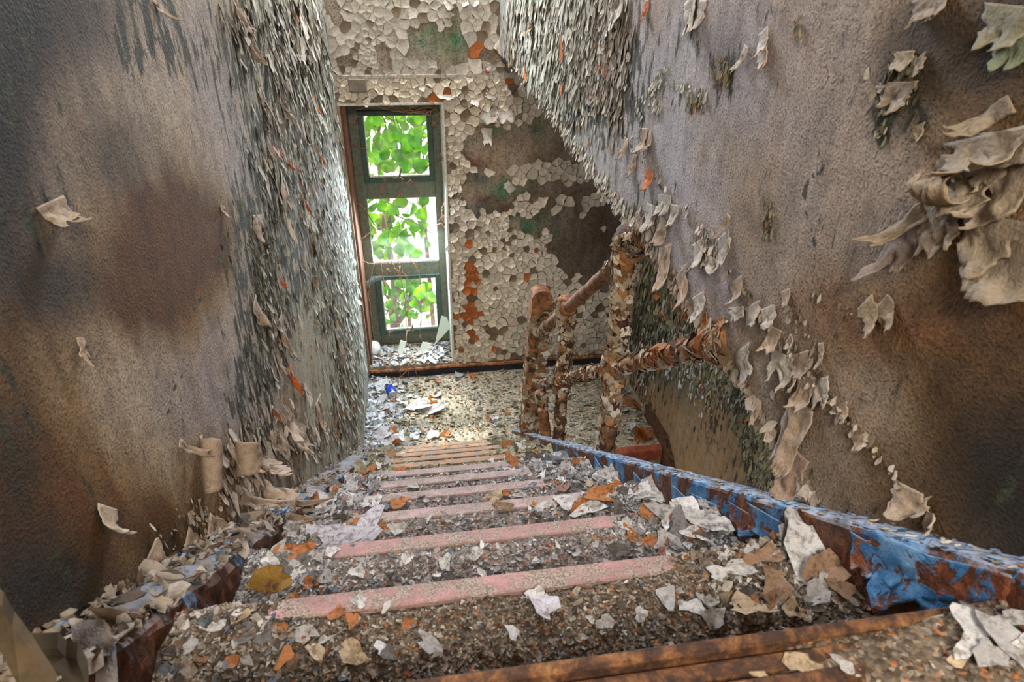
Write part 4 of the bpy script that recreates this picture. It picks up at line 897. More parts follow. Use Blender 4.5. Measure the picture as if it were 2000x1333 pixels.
for a in ((396, 908, 340, 934, 116, .12, 420, .03), (348, 866, 388, 896, 18, .3, 60, .3), (462, 900, 424, 896, 72, .15, 260, .1), (444, 866, 462, 930, 18, .3, 90, .3), (98, 392, 118, 455, 44, .2, 120, .3), (112, 398, 128, 440, 24, .3, 170, .3), (433, 402, 436, 430, 10, .3, 90, .2),
          (208, 990, 200, 1052, 30, .3, 90, .5), (290, 1080, 320, 1150, 46, .4, 60, .2), (500, 870, 512, 930, 24, .3, 120, .3), (520, 880, 530, 945, 26, .3, 160, .3), (470, 970, 520, 1010, 30, .3, 140, .3), (505, 925, 525, 985, 30, .3, 120, .3), (560, 800, 566, 860, 30, .3, 140, .3), (575, 830, 585, 890, 28, .3, 160, .3), (535, 830, 546, 890, 26, .3, 120, .3),
          (550, 340, 552, 470, 14, .6, 60, .3), (500, 420, 506, 470, 26, .4, 60, .3), (495, 590, 510, 640, 28, .4, 80, .3), (545, 620, 560, 690, 24, .4, 60, .3), (540, 690, 548, 730, 12, .3, 90, .2), (460, 10, 490, 70, 40, .5, 40, .3), (480, 70, 500, 115, 36, .4, 60, .3), (505, 175, 512, 205, 20, .5, 30, .1), (545, 190, 560, 230, 26, .4, 50, .3), (300, -6, 316, 40, 26, .3, 80, .4), (655, 640, 662, 690, 16, .4, 60, .3), (620, 780, 628, 850, 22, .4, 80, .3), (405, 1025, 440, 1060, 40, .3, 100, .3), (360, 1060, 400, 1105, 50, .3, 100, .3),
          (155, 660, 158, 710, 10, .4, 40, .5)):
    peel(LW, wall_left, *a[:5], s0=a[5], turn=a[6] if a[6] > 180 else a[6] * (.6 if a[0] < 450 or a[1] > 840 else .25), cf=BG, cb=(146, 128, 110) if a[6] > 180 else LG, jag=a[7], lift=8 if a[0] < 450 else 3, wv=.2 if a[6] > 180 else .75, cr=.06 if a[6] > 180 else .2)
for a in ((565, 720, 580, 770, 18, .4, 60), (612, 190, 620, 225, 14, .4, 60), (545, 545, 552, 560, 10, .3, 60), (560, 310, 566, 330, 10, .3, 60), (540, 292, 546, 305, 10, .3, 60), (590, 385, 600, 420, 12, .3, 60)):
    peel(LW, wall_left, *a[:5], s0=a[5], turn=a[6] * .3, lift=3, cf=(186, 92, 42), cb=(170, 84, 38), jag=.3)

# ------------------------------------------------------------------ flakes and curls on the right partition
F = Flakes()
for (px, py, rx, ry, n, size, pal) in (
    (1045, 60, 28, 55, 900, (.03, .10), 'pale'), (1110, 60, 34, 60, 800, (.025, .075), 'pale'), (1170, 70, 26, 60, 500, (.02, .06), 'grey'), (1090, 150, 30, 50, 420, (.02, .06), 'pale'), (1160, 170, 30, 50, 330, (.018, .05), 'grey'), (1185, 110, 18, 70, 200, (.015, .05), 'beige'),
    (1195, 210, 14, 18, 60, (.012, .03), 'dark'), (1412, 145, 10, 18, 50, (.006, .02), 'olive'), (1360, 203, 12, 8, 40, (.006, .016), 'olive'), (1198, 205, 7, 18, 40, (.01, .025), 'olive'), (1500, 430, 5, 22, 50, (.005, .014), 'olive'), (1745, 175, 22, 40, 60, (.006, .018), 'dark'), (1720, 250, 8, 14, 24, (.005, .014), 'dark'),
    (1240, 460, 22, 24, 160, (.012, .04), 'beige'), (1290, 530, 20, 24, 60, (.01, .03), 'beige'), (1385, 480, 16, 18, 50, (.008, .025), 'grey'), (1000, 100, 8, 40, 160, (.02, .05), 'brown'), (1560, 700, 24, 60, 60, (.006, .02), 'grey'), (1600, 600, 60, 30, 40, (.003, .008), 'brown'), (1560, 60, 6, 12, 14, (.006, .014), 'olive')):
    p = blobpts(RW, px, py, rx, ry, n); p = p[(p[:, 1] < YF - .01) & (p[:, 1] > .2) & (p[:, 2] > edge_z(p[:, 1]) - .01)]
    if len(p): hang(F, RW, p, size, (1.2, 3.4), pal, under='dark')
EP = [(1005, 130), (1060, 195), (1130, 295), (1245, 455), (1330, 575), (1420, 700), (1500, 835), (1595, 985)]
hang(F, RW, linepts(RW, EP, 420, 4), (.012, .035), (1, 2.5), 'beige', (2, 25), under='brown')
hang(F, RW, linepts(RW, EP[:4], 420, 6), (.016, .045), (1, 2.5), 'pale', (2, 25), under='brown')
hang(F, RW, linepts(RW, [(1205, 215), (1265, 310), (1330, 390), (1400, 500), (1440, 560), (1500, 640), (1560, 710), (1640, 810), (1690, 860), (1760, 950)], 170, 5), (.006, .02), (1, 2), 'beige', (2, 30))
hang(F, RW, linepts(RW, [(1390, 190), (1290, 160), (1245, 200), (1255, 240)], 60, 5), (.008, .026), (1, 2.6), 'pale', (2, 20))
hang(F, RW, linepts(RW, [(1290, 215), (1268, 190), (1300, 130)], 60, 4), (.008, .026), (1, 2.6), 'pale', (2, 20))
F.build().emit('paint_flake', M['flake'], wall_right, 210)
GS = (128, 116, 100); TAN = (146, 128, 104)
for a in ( # the big torn sheets at the right edge
    (1978, 200, 1880, 282, 40, .3, 150, GS, TAN, .2), (1930, 262, 1925, 372, 70, .25, 150, GS, TAN, .3), (1898, 300, 1882, 410, 60, .35, 60, GS, TAN, .3), (1890, 310, 1820, 385, 28, .4, 100, GS, TAN, .3), (1866, 345, 1850, 500, 46, .2, 250, GS, TAN, .2), (1840, 385, 1836, 520, 44, .5, 60, GS, TAN, .3),
    (1812, 412, 1730, 480, 40, .35, 110, GS, TAN, .3), (1790, 430, 1735, 545, 60, .5, 60, (110, 98, 92), TAN, .3), (1985, 300, 1950, 400, 80, .5, 50, GS, TAN, .35), (1975, 385, 1900, 440, 60, .3, 130, GS, TAN, .3), (1950, 420, 1905, 520, 80, .5, 45, GS, TAN, .35), (1990, 430, 1960, 570, 80, .5, 50, GS, TAN, .4), (1995, 250, 1985, 330, 60, .4, 60, GS, TAN, .3),
    (1985, 10, 1950, 100, 70, .4, 70, (120, 118, 100), TAN, .3), (1998, 60, 1975, 130, 50, .4, 50, (96, 104, 84), TAN, .3), (1815, -8, 1806, 60, 26, .3, 90, GS, TAN, .3), (1835, -8, 1840, 40, 22, .3, 90, GS, TAN, .3), (1770, 100, 1762, 140, 22, .3, 80, GS, TAN, .3), (1790, 120, 1800, 150, 18, .3, 80, GS, TAN, .3), (1755, 160, 1745, 215, 40, .5, 60, GS, TAN, .4), (1795, 245, 1798, 275, 12, .3, 60, GS, TAN, .4),
    (1690, 590, 1722, 655, 40, .4, 60, TAN, GS, .3), (1722, 590, 1755, 650, 34, .4, 70, TAN, GS, .3),
    # along the crack
    (1260, 250, 1258, 300, 20, .4, 80, BG, LG, .3), (1240, 300, 1236, 345, 24, .4, 60, BG, LG, .3), (1225, 270, 1220, 310, 20, .4, 80, BG, LG, .3), (1270, 330, 1268, 370, 20, .4, 70, (190, 110, 60), LG, .4), (1265, 270, 1275, 310, 26, .3, 120, BG, LG, .3), (1300, 380, 1298, 420, 30, .4, 60, LG, BG, .3), (1275, 400, 1272, 450, 26, .4, 60, LG, BG, .3), (1320, 400, 1318, 440, 22, .4, 60, LG, BG, .3), (1300, 430, 1290, 480, 40, .5, 50, BG, LG, .3), (1250, 420, 1240, 470, 34, .4, 70, BG, LG, .3),
    (1365, 470, 1372, 520, 24, .4, 60, LG, LG, .4), (1412, 460, 1422, 515, 28, .5, 45, LG, LG, .4), (1388, 500, 1385, 530, 36, .4, 60, LG, LG, .3), (1425, 420, 1412, 460, 16, .4, 60, BG, LG, .3), (1440, 545, 1450, 600, 24, .3, 90, BG, (140, 124, 112), .3), (1440, 600, 1442, 628, 28, .5, 40, LG, LG, .3), (1470, 595, 1478, 640, 28, .4, 70, LG, LG, .3), (1500, 600, 1508, 655, 26, .4, 80, LG, BG, .3), (1515, 640, 1510, 690, 24, .4, 80, BG, LG, .3), (1540, 665, 1560, 690, 34, .3, 120, BG, LG, .3), (1530, 690, 1525, 750, 40, .5, 50, LG, LG, .4), (1560, 690, 1570, 750, 34, .4, 90, BG, LG, .3), (1545, 740, 1560, 770, 30, .3, 120, BG, LG, .3), (1580, 730, 1572, 800, 30, .4, 80, BG, LG, .3), (1600, 740, 1612, 800, 30, .5, 50, LG, BG, .3), (1535, 567, 1540, 598, 16, .4, 60, BG, LG, .3), (1605, 670, 1612, 720, 8, .3, 60, BG, LG, .2), (1640, 790, 1650, 830, 24, .4, 70, BG, LG, .3), (1678, 850, 1686, 885, 18, .3, 90, BG, LG, .3),
    # long sheet hanging at the partition's foot, and the lower fringe
    (1572, 790, 1545, 940, 34, .5, 60, BG, LG, .1), (1552, 800, 1530, 900, 26, .6, 40, LG, LG, .1), (1556, 880, 1540, 985, 40, .5, 60, (150, 128, 112), LG, .15), (1450, 680, 1466, 745, 30, .6, 40, LG, LG, .2), (1330, 530, 1345, 590, 30, .5, 45, BG, LG, .3), (1300, 480, 1305, 560, 30, .5, 50, BG, LG, .3), (1375, 620, 1385, 650, 26, .4, 60, (188, 104, 48), LG, .3), (1365, 575, 1372, 625, 30, .4, 60, LG, BG, .3),
    (1775, 950, 1770, 1020, 30, .3, 110, BG, LG, .4), (1785, 980, 1800, 1020, 40, .3, 120, BG, LG, .4), (1808, 1010, 1840, 1040, 40, .3, 110, BG, LG, .4),
    # upper part
    (1185, 0, 1180, 30, 30, .5, 50, LG, LG, .3), (1210, 0, 1212, 50, 24, .4, 50, LG, LG, .3), (1180, 55, 1190, 90, 34, .5, 45, (176, 176, 186), LG, .2), (1265, 0, 1262, 45, 16, .4, 60, (180, 96, 50), LG, .3), (1350, -5, 1352, 65, 30, .6, 45, LG, BG, .3), (1375, 0, 1368, 55, 22, .5, 50, LG, BG, .3), (1492, 60, 1496, 110, 18, .4, 70, LG, BG, .3), (1460, 90, 1445, 140, 16, .4, 70, LG, BG, .3), (1490, 100, 1494, 135, 18, .5, 50, LG, (190, 90, 40), .3), (1120, 140, 1116, 180, 24, .5, 50, LG, LG, .3), (1165, 170, 1162, 210, 20, .5, 60, LG, LG, .3), (1040, 25, 1046, 60, 16, .4, 60, (200, 110, 40), LG, .3), (1025, 140, 1032, 175, 16, .4, 60, (196, 104, 40), LG, .4)):
    peel(RW, wall_right, a[0], a[1], a[2], a[3], a[4] * (.95 if a[0] > 1700 else .72), s0=a[5], turn=a[6] if a[6] > 180 else a[6] * .6, lift=4, cf=a[7], cb=a[8], jag=a[9])

# ------------------------------------------------------------------ flakes on the outer wall of the lower flight
F = Flakes()
for (px, py, rx, ry, n, size, pal) in ((1290, 560, 30, 50, 700, (.03, .09), 'olive'), (1270, 640, 26, 50, 260, (.03, .08), 'dark'), (1340, 690, 40, 26, 500, (.02, .06), 'grey'), (1420, 720, 40, 30, 600, (.02, .05), 'olive'), (1490, 830, 18, 60, 700, (.02, .06), 'olive'), (1440, 760, 16, 40, 160, (.02, .05), 'dark'), (1500, 930, 16, 40, 260, (.025, .06), 'olive'), (1370, 760, 20, 40, 120, (.015, .04), 'grey'), (1250, 720, 16, 40, 160, (.03, .07), 'grey'), (1340, 610, 20, 16, 40, (.03, .06), 'orange'), (1590, 960, 30, 30, 160, (.03, .08), 'olive')):
    p = blobpts(OW, px, py, rx, ry, n); p = p[p[:, 1] < YF - .01]
    hang(F, OW, p, size, (1.2, 3.2), pal, under='brown')
F.build().emit('paint_flake', M['flake'], wall_outer, 120)

# ------------------------------------------------------------------ litter on the steps and the landing
def on_stairs(px, py):
    for k in range(12):
        P = onz(px, py, Z0 - k * RISE)
        if P[1] <= Y0 + k * G and (k == 0 or P[1] >= Y0 + (k - 1) * G): return P, k
    return onz(px, py, ZLAND), 12
LIT = Flakes()
NCH = [1400, 17000, 11000, 6000, 3400, 2400, 1800, 1400, 1100, 900, 700, 600]
for k in range(12):
    n = NCH[k]; yk = Y0 + k * G; z = Z0 - k * RISE; ppm = pxper((.05, yk - .12, z))
    xs_ = rng.uniform(XSL + .003, XSR - .003, n); yy = yk - rng.uniform(0, 1, n) * (G if k else .16)
    # heaps towards both stringers
    mv = rng.random(n) < (.42 if k > 1 else .25); e = rng.exponential(.07, n)
    xs_ = np.where(mv, np.where(rng.random(n) < .5, XSL + .004 + e, XSR - .004 - e), xs_); xs_ = np.clip(xs_, XSL, XSR)
    bare = (yk - yy < .03) & (np.abs(xs_ - .06) < .24 - .0 * k) & (rng.random(n) < (.86 if k else .75))
    xs_, yy = xs_[~bare], yy[~bare]; n = len(xs_)
    h = tread_h(k)(xs_, yy)
    S = np.clip(rng.lognormal(math.log(5.2), .5, n), 2.5, 20) / ppm; S = np.where(np.abs(xs_ - .08) > .25, S * 1.6, S)
    nn = rng.normal(0, .33, (n, 3)); nn[:, 2] = 1
    pal = 'chip' if k < 2 else ('chipg' if k < 7 else 'chipo')
    LIT.add(np.stack([xs_, yy, z + h + S * .10], 1), nn, rng.normal(0, 1, (n, 3)), S, rng.uniform(1, 2, n), rng.uniform(0, .6, n), np.clip(S * .12, .0008, .003), pick(pal, n) * (.78 if k < 2 else .9))
n = 5200; xs_ = rng.uniform(XL + .02, XO - .03, n); yy = rng.uniform(YLAND - .02, YF - .02, n)
mv = rng.random(n) < .35; xs_ = np.where(mv, XL + .01 + rng.exponential(.09, n), xs_); S = np.clip(rng.lognormal(math.log(.014), .5, n), .006, .05); S = np.where(mv, S * 1.6, S)
nn = rng.normal(0, .3, (n, 3)); nn[:, 2] = 1
c = np.where((rng.random(n) < np.clip(1.1 - (xs_ - XL) / .45, .05, 1))[:, None], pick('chipb', n), pick('chipo', n))
LIT.add(np.stack([xs_, yy, ZLAND + land_h(xs_, yy) + S * .1], 1), nn, rng.normal(0, 1, (n, 3)), S, rng.uniform(1, 2, n), rng.uniform(0, .6, n), .0018, c)
LIT.build(5)
LIT.joined('paint_chip_litter', np.arange(len(LIT.C)), M['chip'], None, kind='stuff', label='crushed paint chips and grit strewn over the steps and landing', cat='litter')
SL = Flakes(); n = 520; xs_ = rng.uniform(WX0 + .02, WX1 - .01, n); yy = rng.uniform(YF, YW - .02, n); S = np.clip(rng.lognormal(math.log(.026), .4, n), .01, .07)
nn = rng.normal(0, .35, (n, 3)); nn[:, 2] = 1
SL.add(np.stack([xs_, yy, -2.425 + sill_h(xs_, yy) + S * .15], 1), nn, rng.normal(0, 1, (n, 3)), S, rng.uniform(1, 2.4, n), rng.uniform(0, .6, n), .0015, np.where(rng.random((n, 1)) < .8, pick('chipb', n), pick('beige', n)))
SL.build(5).joined('paint_chip_litter', np.arange(n), M['chip'], None, kind='stuff', label='pale paint chips heaped on the window sill', cat='litter')

ORD = ['top', 'first', 'second', 'third', 'fourth', 'fifth', 'sixth', 'seventh', 'eighth', 'ninth', 'tenth', 'eleventh']
CN = {'white': (184, 184, 186), 'grey': (150, 148, 148), 'dark grey': (98, 94, 92), 'orange': (152, 98, 56), 'brown': (120, 96, 76), 'pale grey': (162, 160, 160), 'tan': (164, 146, 122), 'lilac white': (176, 174, 186)}
def chip(P, k, S, asp, cname, tilt=.2, curl=.3, ang=None, shape='flat', n=9):
    f = Flakes(); nn = np.array([[rng.normal(0, tilt), rng.normal(0, tilt) - .1, 1.0]]); a = rng.uniform(0, 6.28) if ang is None else ang
    f.add(np.array([P]), nn, np.array([[math.cos(a), math.sin(a), 0]]), np.array([S]), np.array([asp]), np.array([curl]), np.array([max(.0009, S * .04)]), s2l(CN[cname])[None] * rng.uniform(.88, 1.1), s2l(CN[cname])[None] * .6)
    f.build(12, .13, .22)
    side = 'beside left stringer' if P[0] < -.14 else ('beside right stringer' if P[0] > .30 else 'in the middle')
    if k == 12:
        side = 'by the left wall' if P[0] < -.2 else ('behind the railing' if P[0] > XR else 'in the open middle')
        lab = f'{shape} {cname} paint chip on the landing {side}'
    elif k == 0: lab = f'{shape} {cname} paint chip on rusty top step {side}'
    else: lab = f'{shape} {cname} paint chip on {ORD[k]} step down {side}'
    o = f.single('paint_chip', 0, M['chip'], None, label=lab, cat='paint chip', group=lab.replace('paint chip', 'paint chips'))
    CHIPS.setdefault(lab, []).append((float((MROT[0] @ P) / (MROT[2] @ P)), o))
CHIPS = {}
def lie(P, k, S):
    h = tread_h(k)(np.array([P[0]]), np.array([P[1]]))[0] if k < 12 else land_h(np.array([P[0]]), np.array([P[1]]))[0]
    return np.array([P[0], P[1], (Z0 - k * RISE if k < 12 else ZLAND) + max(h, .002) + .003 + S * .06])
big = [ # the chips one notices first: place, width, aspect, colour
 (1165, 985, 70, 1.3, 'orange'), (1190, 972, 60, 1.4, 'orange'), (1140, 992, 40, 1.3, 'orange'), (1210, 965, 36, 1.5, 'orange'), (1125, 1003, 34, 1.2, 'orange'), (1262, 1015, 56, 1.4, 'orange'), (1235, 1060, 40, 1.2, 'orange'), (1270, 1075, 44, 1.3, 'orange'), (1225, 1045, 26, 1.2, 'orange'),
 (1105, 990, 60, 1.3, 'white'), (1150, 1005, 60, 1.8, 'white'), (1300, 1030, 90, 2.4, 'grey'), (1320, 1055, 80, 3.0, 'dark grey'), (1360, 1040, 100, 2.2, 'pale grey'), (1340, 1015, 80, 1.6, 'white'), (1405, 1060, 60, 1.4, 'white'), (1390, 1030, 60, 1.6, 'grey'), (1300, 1080, 60, 1.5, 'grey'), (1350, 1075, 50, 1.8, 'white'), (1250, 985, 60, 1.8, 'white'), (1290, 965, 70, 2.6, 'grey'), (1230, 945, 50, 2.0, 'white'), (1275, 985, 60, 2.2, 'pale grey'), (1320, 990, 50, 1.4, 'white'), (1180, 940, 40, 2.0, 'pale grey'), (1215, 930, 40, 2.2, 'grey'), (1160, 925, 36, 1.8, 'pale grey'),
 (1570, 1105, 150, 1.5, 'white'), (1540, 1070, 110, 2.4, 'grey'), (1600, 1150, 110, 1.6, 'brown'), (1400, 1140, 56, 1.5, 'white'), (1350, 1200, 60, 1.3, 'white'), (1300, 1180, 60, 1.4, 'grey'), (1505, 1180, 90, 1.4, 'brown'), (1460, 1215, 90, 1.8, 'tan'), (1390, 1225, 60, 1.3, 'grey'), (1440, 1130, 60, 1.4, 'grey'), (1490, 1110, 80, 2.0, 'brown'), (1630, 1190, 60, 1.3, 'brown'), (1680, 1218, 34, 1.2, 'orange'), (1500, 1210, 24, 1.2, 'orange'), (1465, 1195, 22, 1.2, 'orange'), (1640, 1130, 60, 1.3, 'dark grey'), (1580, 1200, 70, 1.4, 'grey'), (1540, 1230, 60, 1.4, 'tan'),
 (700, 1185, 46, 1.2, 'white'), (690, 1290, 70, 1.6, 'tan'), (1060, 1200, 80, 1.2, 'lilac white'), (1045, 1175, 50, 1.2, 'white'), (660, 1205, 44, 1.2, 'orange'), (690, 1222, 40, 1.5, 'orange'), (800, 1230, 36, 1.4, 'orange'), (560, 1300, 50, 2.4, 'orange'), (460, 1310, 40, 1.3, 'orange'), (600, 1250, 56, 1.5, 'grey'), (520, 1260, 44, 1.3, 'dark grey'), (430, 1240, 40, 1.3, 'pale grey'), (480, 1215, 40, 1.6, 'tan'), (760, 1290, 44, 1.3, 'dark grey'), (840, 1270, 60, 2.0, 'grey'), (620, 1290, 50, 1.6, 'tan'), (380, 1280, 40, 1.3, 'grey'), (1180, 1230, 44, 1.2, 'white'), (1250, 1215, 40, 1.2, 'pale grey'), (1000, 1250, 40, 1.3, 'white'),
 (715, 1050, 110, 1.5, 'lilac white'), (660, 1058, 100, 2.2, 'lilac white'), (690, 1030, 40, 1.5, 'orange'), (750, 1042, 30, 1.4, 'orange'), (640, 1000, 60, 1.5, 'white'), (600, 1040, 50, 1.4, 'grey'), (620, 1015, 50, 2.2, 'grey'), (570, 1035, 70, 2.8, 'brown'), (775, 1040, 44, 1.4, 'white'), (545, 1095, 56, 2.0, 'grey'), (575, 1088, 70, 2.2, 'orange'), (530, 1110, 48, 1.3, 'white'), (650, 1085, 36, 1.4, 'white'), (590, 1110, 50, 1.5, 'dark grey'), (640, 1140, 44, 1.4, 'grey'), (700, 1130, 36, 1.4, 'white'), (610, 1150, 40, 1.5, 'orange'), (560, 1130, 40, 1.4, 'dark grey'), (870, 1110, 40, 2.0, 'white'), (930, 1090, 36, 1.3, 'white'),
 (620, 985, 50, 1.5, 'orange'), (650, 975, 34, 1.4, 'orange'), (680, 990, 36, 1.5, 'white'), (655, 955, 40, 2.5, 'dark grey'), (600, 995, 40, 1.6, 'orange'), (710, 935, 24, 1.3, 'orange'), (740, 915, 22, 1.5, 'white'), (690, 962, 30, 1.4, 'orange'), (730, 985, 44, 1.4, 'white'), (670, 1000, 30, 1.4, 'dark grey'), (1000, 905, 44, 2.4, 'orange'), (1050, 893, 26, 1.4, 'orange'), (990, 900, 20, 1.2, 'white'), (960, 903, 18, 1.2, 'white'), (1130, 915, 30, 1.5, 'orange'), (1100, 930, 44, 2.0, 'grey'), (1085, 985, 26, 1.3, 'orange'), (1045, 992, 24, 1.5, 'orange'), (985, 972, 26, 1.5, 'orange'), (870, 1020, 30, 1.4, 'grey'),
 (1880, 1255, 150, 1.5, 'white'), (1930, 1290, 160, 1.8, 'pale grey'), (1870, 1300, 120, 2.0, 'white'), (1960, 1245, 110, 2.4, 'grey'), (1905, 1320, 120, 1.7, 'grey'), (1985, 1300, 100, 1.6, 'white'), (1850, 1325, 70, 1.4, 'tan'), (1915, 1250, 120, 4.0, 'dark grey'), (1560, 1310, 110, 1.6, 'tan'), (1640, 1320, 70, 1.4, 'grey'), (1480, 1325, 60, 1.4, 'tan'), (1400, 1322, 60, 1.5, 'tan')]
for (px, py, w, asp, cn) in big:
    P, k = on_stairs(px, py); S = (.74 if k else .5) * w / pxper(P); P = lie(P, k, S)
    if P[0] < XSL + .3 * S: P[0] = XSL + .3 * S
    if P[0] > XSR - .3 * S: P[0] = XSR - .3 * S
    chip(P, k, S, asp, cn, .16 if k else .05, rng.uniform(.05, .4) if k else .1, shape='broad')
wts = (('grey', .24), ('white', .2), ('pale grey', .2), ('dark grey', .12), ('orange', .12), ('brown', .08), ('tan', .04))
for q in range(150):
    k = int(rng.choice(12, p=np.array([0, 22, 20, 16, 12, 9, 6, 5, 4, 3, 2, 1]) / 100)); yk = Y0 + k * G
    e = rng.exponential(.08); x = XSL + .02 + e if rng.random() < .5 else XSR - .02 - e
    if rng.random() < .25: x = rng.uniform(XSL + .02, XSR - .02)
    P = np.array([np.clip(x, XSL + .02, XSR - .02), yk - rng.uniform(.02, .23), 0]); P[2] = Z0 - k * RISE; S = rng.uniform(18, 36) / pxper(P)
    chip(lie(P, k, S), k, S, rng.uniform(1, 2.2), str(rng.choice([w[0] for w in wts], p=[w[1] for w in wts])), .25, rng.uniform(.05, .5), shape='small')
for (px, py, w, asp, cn) in ((845, 855, 26, 1.3, 'white'), (870, 852, 18, 1.2, 'orange'), (955, 820, 16, 1.2, 'orange'), (965, 822, 16, 1.3, 'white'), (820, 800, 40, 1.8, 'pale grey'), (850, 805, 36, 2.2, 'white'), (745, 855, 40, 1.5, 'white'), (755, 865, 40, 1.4, 'pale grey'), (735, 860, 22, 1.3, 'orange'), (770, 850, 24, 1.3, 'orange'), (745, 790, 28, 1.4, 'pale grey'), (740, 820, 26, 1.3, 'white'), (750, 805, 24, 1.4, 'pale grey'), (845, 820, 12, 1.2, 'orange'), (895, 740, 22, 1.4, 'pale grey'), (925, 742, 16, 1.4, 'orange'), (745, 765, 30, 2.4, 'pale grey'), (990, 810, 12, 1.2, 'orange'), (1230, 790, 24, 1.2, 'orange'), (1245, 800, 22, 1.4, 'orange'), (1220, 805, 20, 1.3, 'white'), (1255, 780, 22, 1.3, 'pale grey'), (1265, 850, 30, 1.4, 'orange'), (1250, 860, 36, 1.4, 'orange'), (1240, 845, 26, 2.0, 'white'), (1275, 842, 20, 1.4, 'white'), (1215, 770, 24, 1.6, 'dark grey')):
    P = onz(px, py, ZLAND); S = w / pxper(P); chip(lie(P, 12, S), 12, S, asp, cn, .2, rng.uniform(.1, .5), shape='loose')
NTH = ['leftmost', 'second from left', 'third from left', 'fourth from left', 'fifth from left', 'sixth from left', 'seventh from left', 'eighth from left', 'ninth from left', 'tenth from left']
for lab, lst in CHIPS.items():
    if len(lst) < 2: continue
    lst.sort(key=lambda t: t[0])
    for q, (_, o) in enumerate(lst):
        o['label'] = lab + ', ' + ('rightmost' if q == len(lst) - 1 else NTH[min(q, 9)])
# the folded yellow brown sheet on the second step, splinters of wood
def slab3(name, pts, off, mat, **kw):
    m = MB(); m.prism(pts, off); c = np.mean(pts, 0); me = m.mesh(name, M[mat] if isinstance(mat, str) else mat)
    return obj(name, me, None, **kw)
M['olive_sheet'] = plain('olive_yellow_peel', (50, 40, 22), .8, 0, 30, .45, .006); M['yellow_strip'] = plain('yellowed_torn_strip', (66, 52, 30), .8, 0, 60, .4, .006)
f = Flakes(); a = onz(532, 1150, Z0 - 2 * RISE) + (0, 0, .022)
f.add(a[None], np.array([[.1, -.75, .9]]), np.array([[1., 0, 0]]), np.array([.052]), np.array([1.3]), np.array([.5]), np.array([.002]), s2l((128, 98, 44))[None]); f.build(14, .10, .2)
f.single('torn_sheet', 0, M['curl'], None, label='folded ochre yellow torn sheet on the second step by the left stringer', cat='torn sheet')
for (p0, p1, k, r, lab) in (((1545, 1250), (1490, 1305), 1, .0055, 'dark wood splinter lying on the first step down'), ((545, 1062), (602, 1055), 3, .006, 'grey wood splinter beside the left stringer on the third step')):
    P, Q = onz(*p0, Z0 - k * RISE), onz(*p1, Z0 - k * RISE); t = np.linspace(0, 1, 8)[:, None]; pp = P * (1 - t) + Q * t; pp[:, 2] += .014 + .003 * np.sin(t[:, 0] * 5)
    m = MB(); m.tube(pp, [r * .4, r, r * 1.1, r, r * .9, r, r * .8, r * .3], 6); obj('wood_splinter', m.mesh('wood_splinter', M['stick']), label=lab, cat='splinter')
# torn yellow pieces right in front of the lens, on the end of the left stringer
def at_d(px, py, d): return ray(px, py) * d
slab3('torn_strip', [at_d(-60, 1120, .47), at_d(4, 1186, .47), at_d(24, 1222, .475), at_d(58, 1268, .47), at_d(110, 1350, .46), at_d(40, 1350, .46), at_d(-10, 1250, .465)], at_d(0, 0, .004) * 0 + np.array([-.004, .012, .002]), 'yellow_strip', label='yellowed torn strip leaning in the near left corner', cat='torn strip')
slab3('torn_sheet', [at_d(48, 1270, .53), at_d(112, 1268, .53), at_d(128, 1284, .53), at_d(150, 1288, .525), at_d(168, 1320, .52), at_d(172, 1350, .51), at_d(70, 1350, .51)], np.array([-.004, .014, .003]), 'olive_sheet', label='olive yellow torn sheet low in the near left corner', cat='torn sheet')
m = MB(); pb = [at_d(150, 1262, .60), at_d(170, 1250, .605), at_d(215, 1248, .60), at_d(226, 1262, .595), at_d(232, 1350, .57), at_d(160, 1350, .57)]
slab3('blue_sheet', pb, np.array([-.012, .02, .004]), 'blue_dusty', label='bent blue painted metal end of the left stringer', cat='metal sheet')

# ------------------------------------------------------------------ things on the landing and the sill
can = obj('drink_can', None, None, loc=(0, 0, 0), label='blue drink can lying by the left wall on the landing', cat='can')
cc = onz(764, 766, ZLAND + .034); ax_ = Vector((.22, -.93, .12)).normalized()
rot = ax_.to_track_quat('Z', 'Y').to_matrix()
def lathe(name, prof, mat, parent):
    n = 24; V = []; F = []
    for (r, h) in prof:
        for q in range(n): t = 2 * math.pi * q / n; V.append(np.array(rot @ Vector((r * math.cos(t), r * math.sin(t), h))) + cc)
    for i in range(len(prof) - 1):
        for q in range(n): F.append((i * n + q, i * n + (q + 1) % n, (i + 1) * n + (q + 1) % n, (i + 1) * n + q))
    m = MB(); m.add(V, F); return obj(name, m.mesh(name, M[mat], True), parent)
lathe('can_body', [(.0, -.06), (.024, -.06), (.033, -.052), (.033, .046), (.031, .050)], 'can_blue', can)
lathe('can_end', [(.031, .050), (.027, .058), (.0285, .0605), (.026, .0605), (.025, .054), (.012, .054), (.011, .056), (.0, .056)], 'can_silver', can)
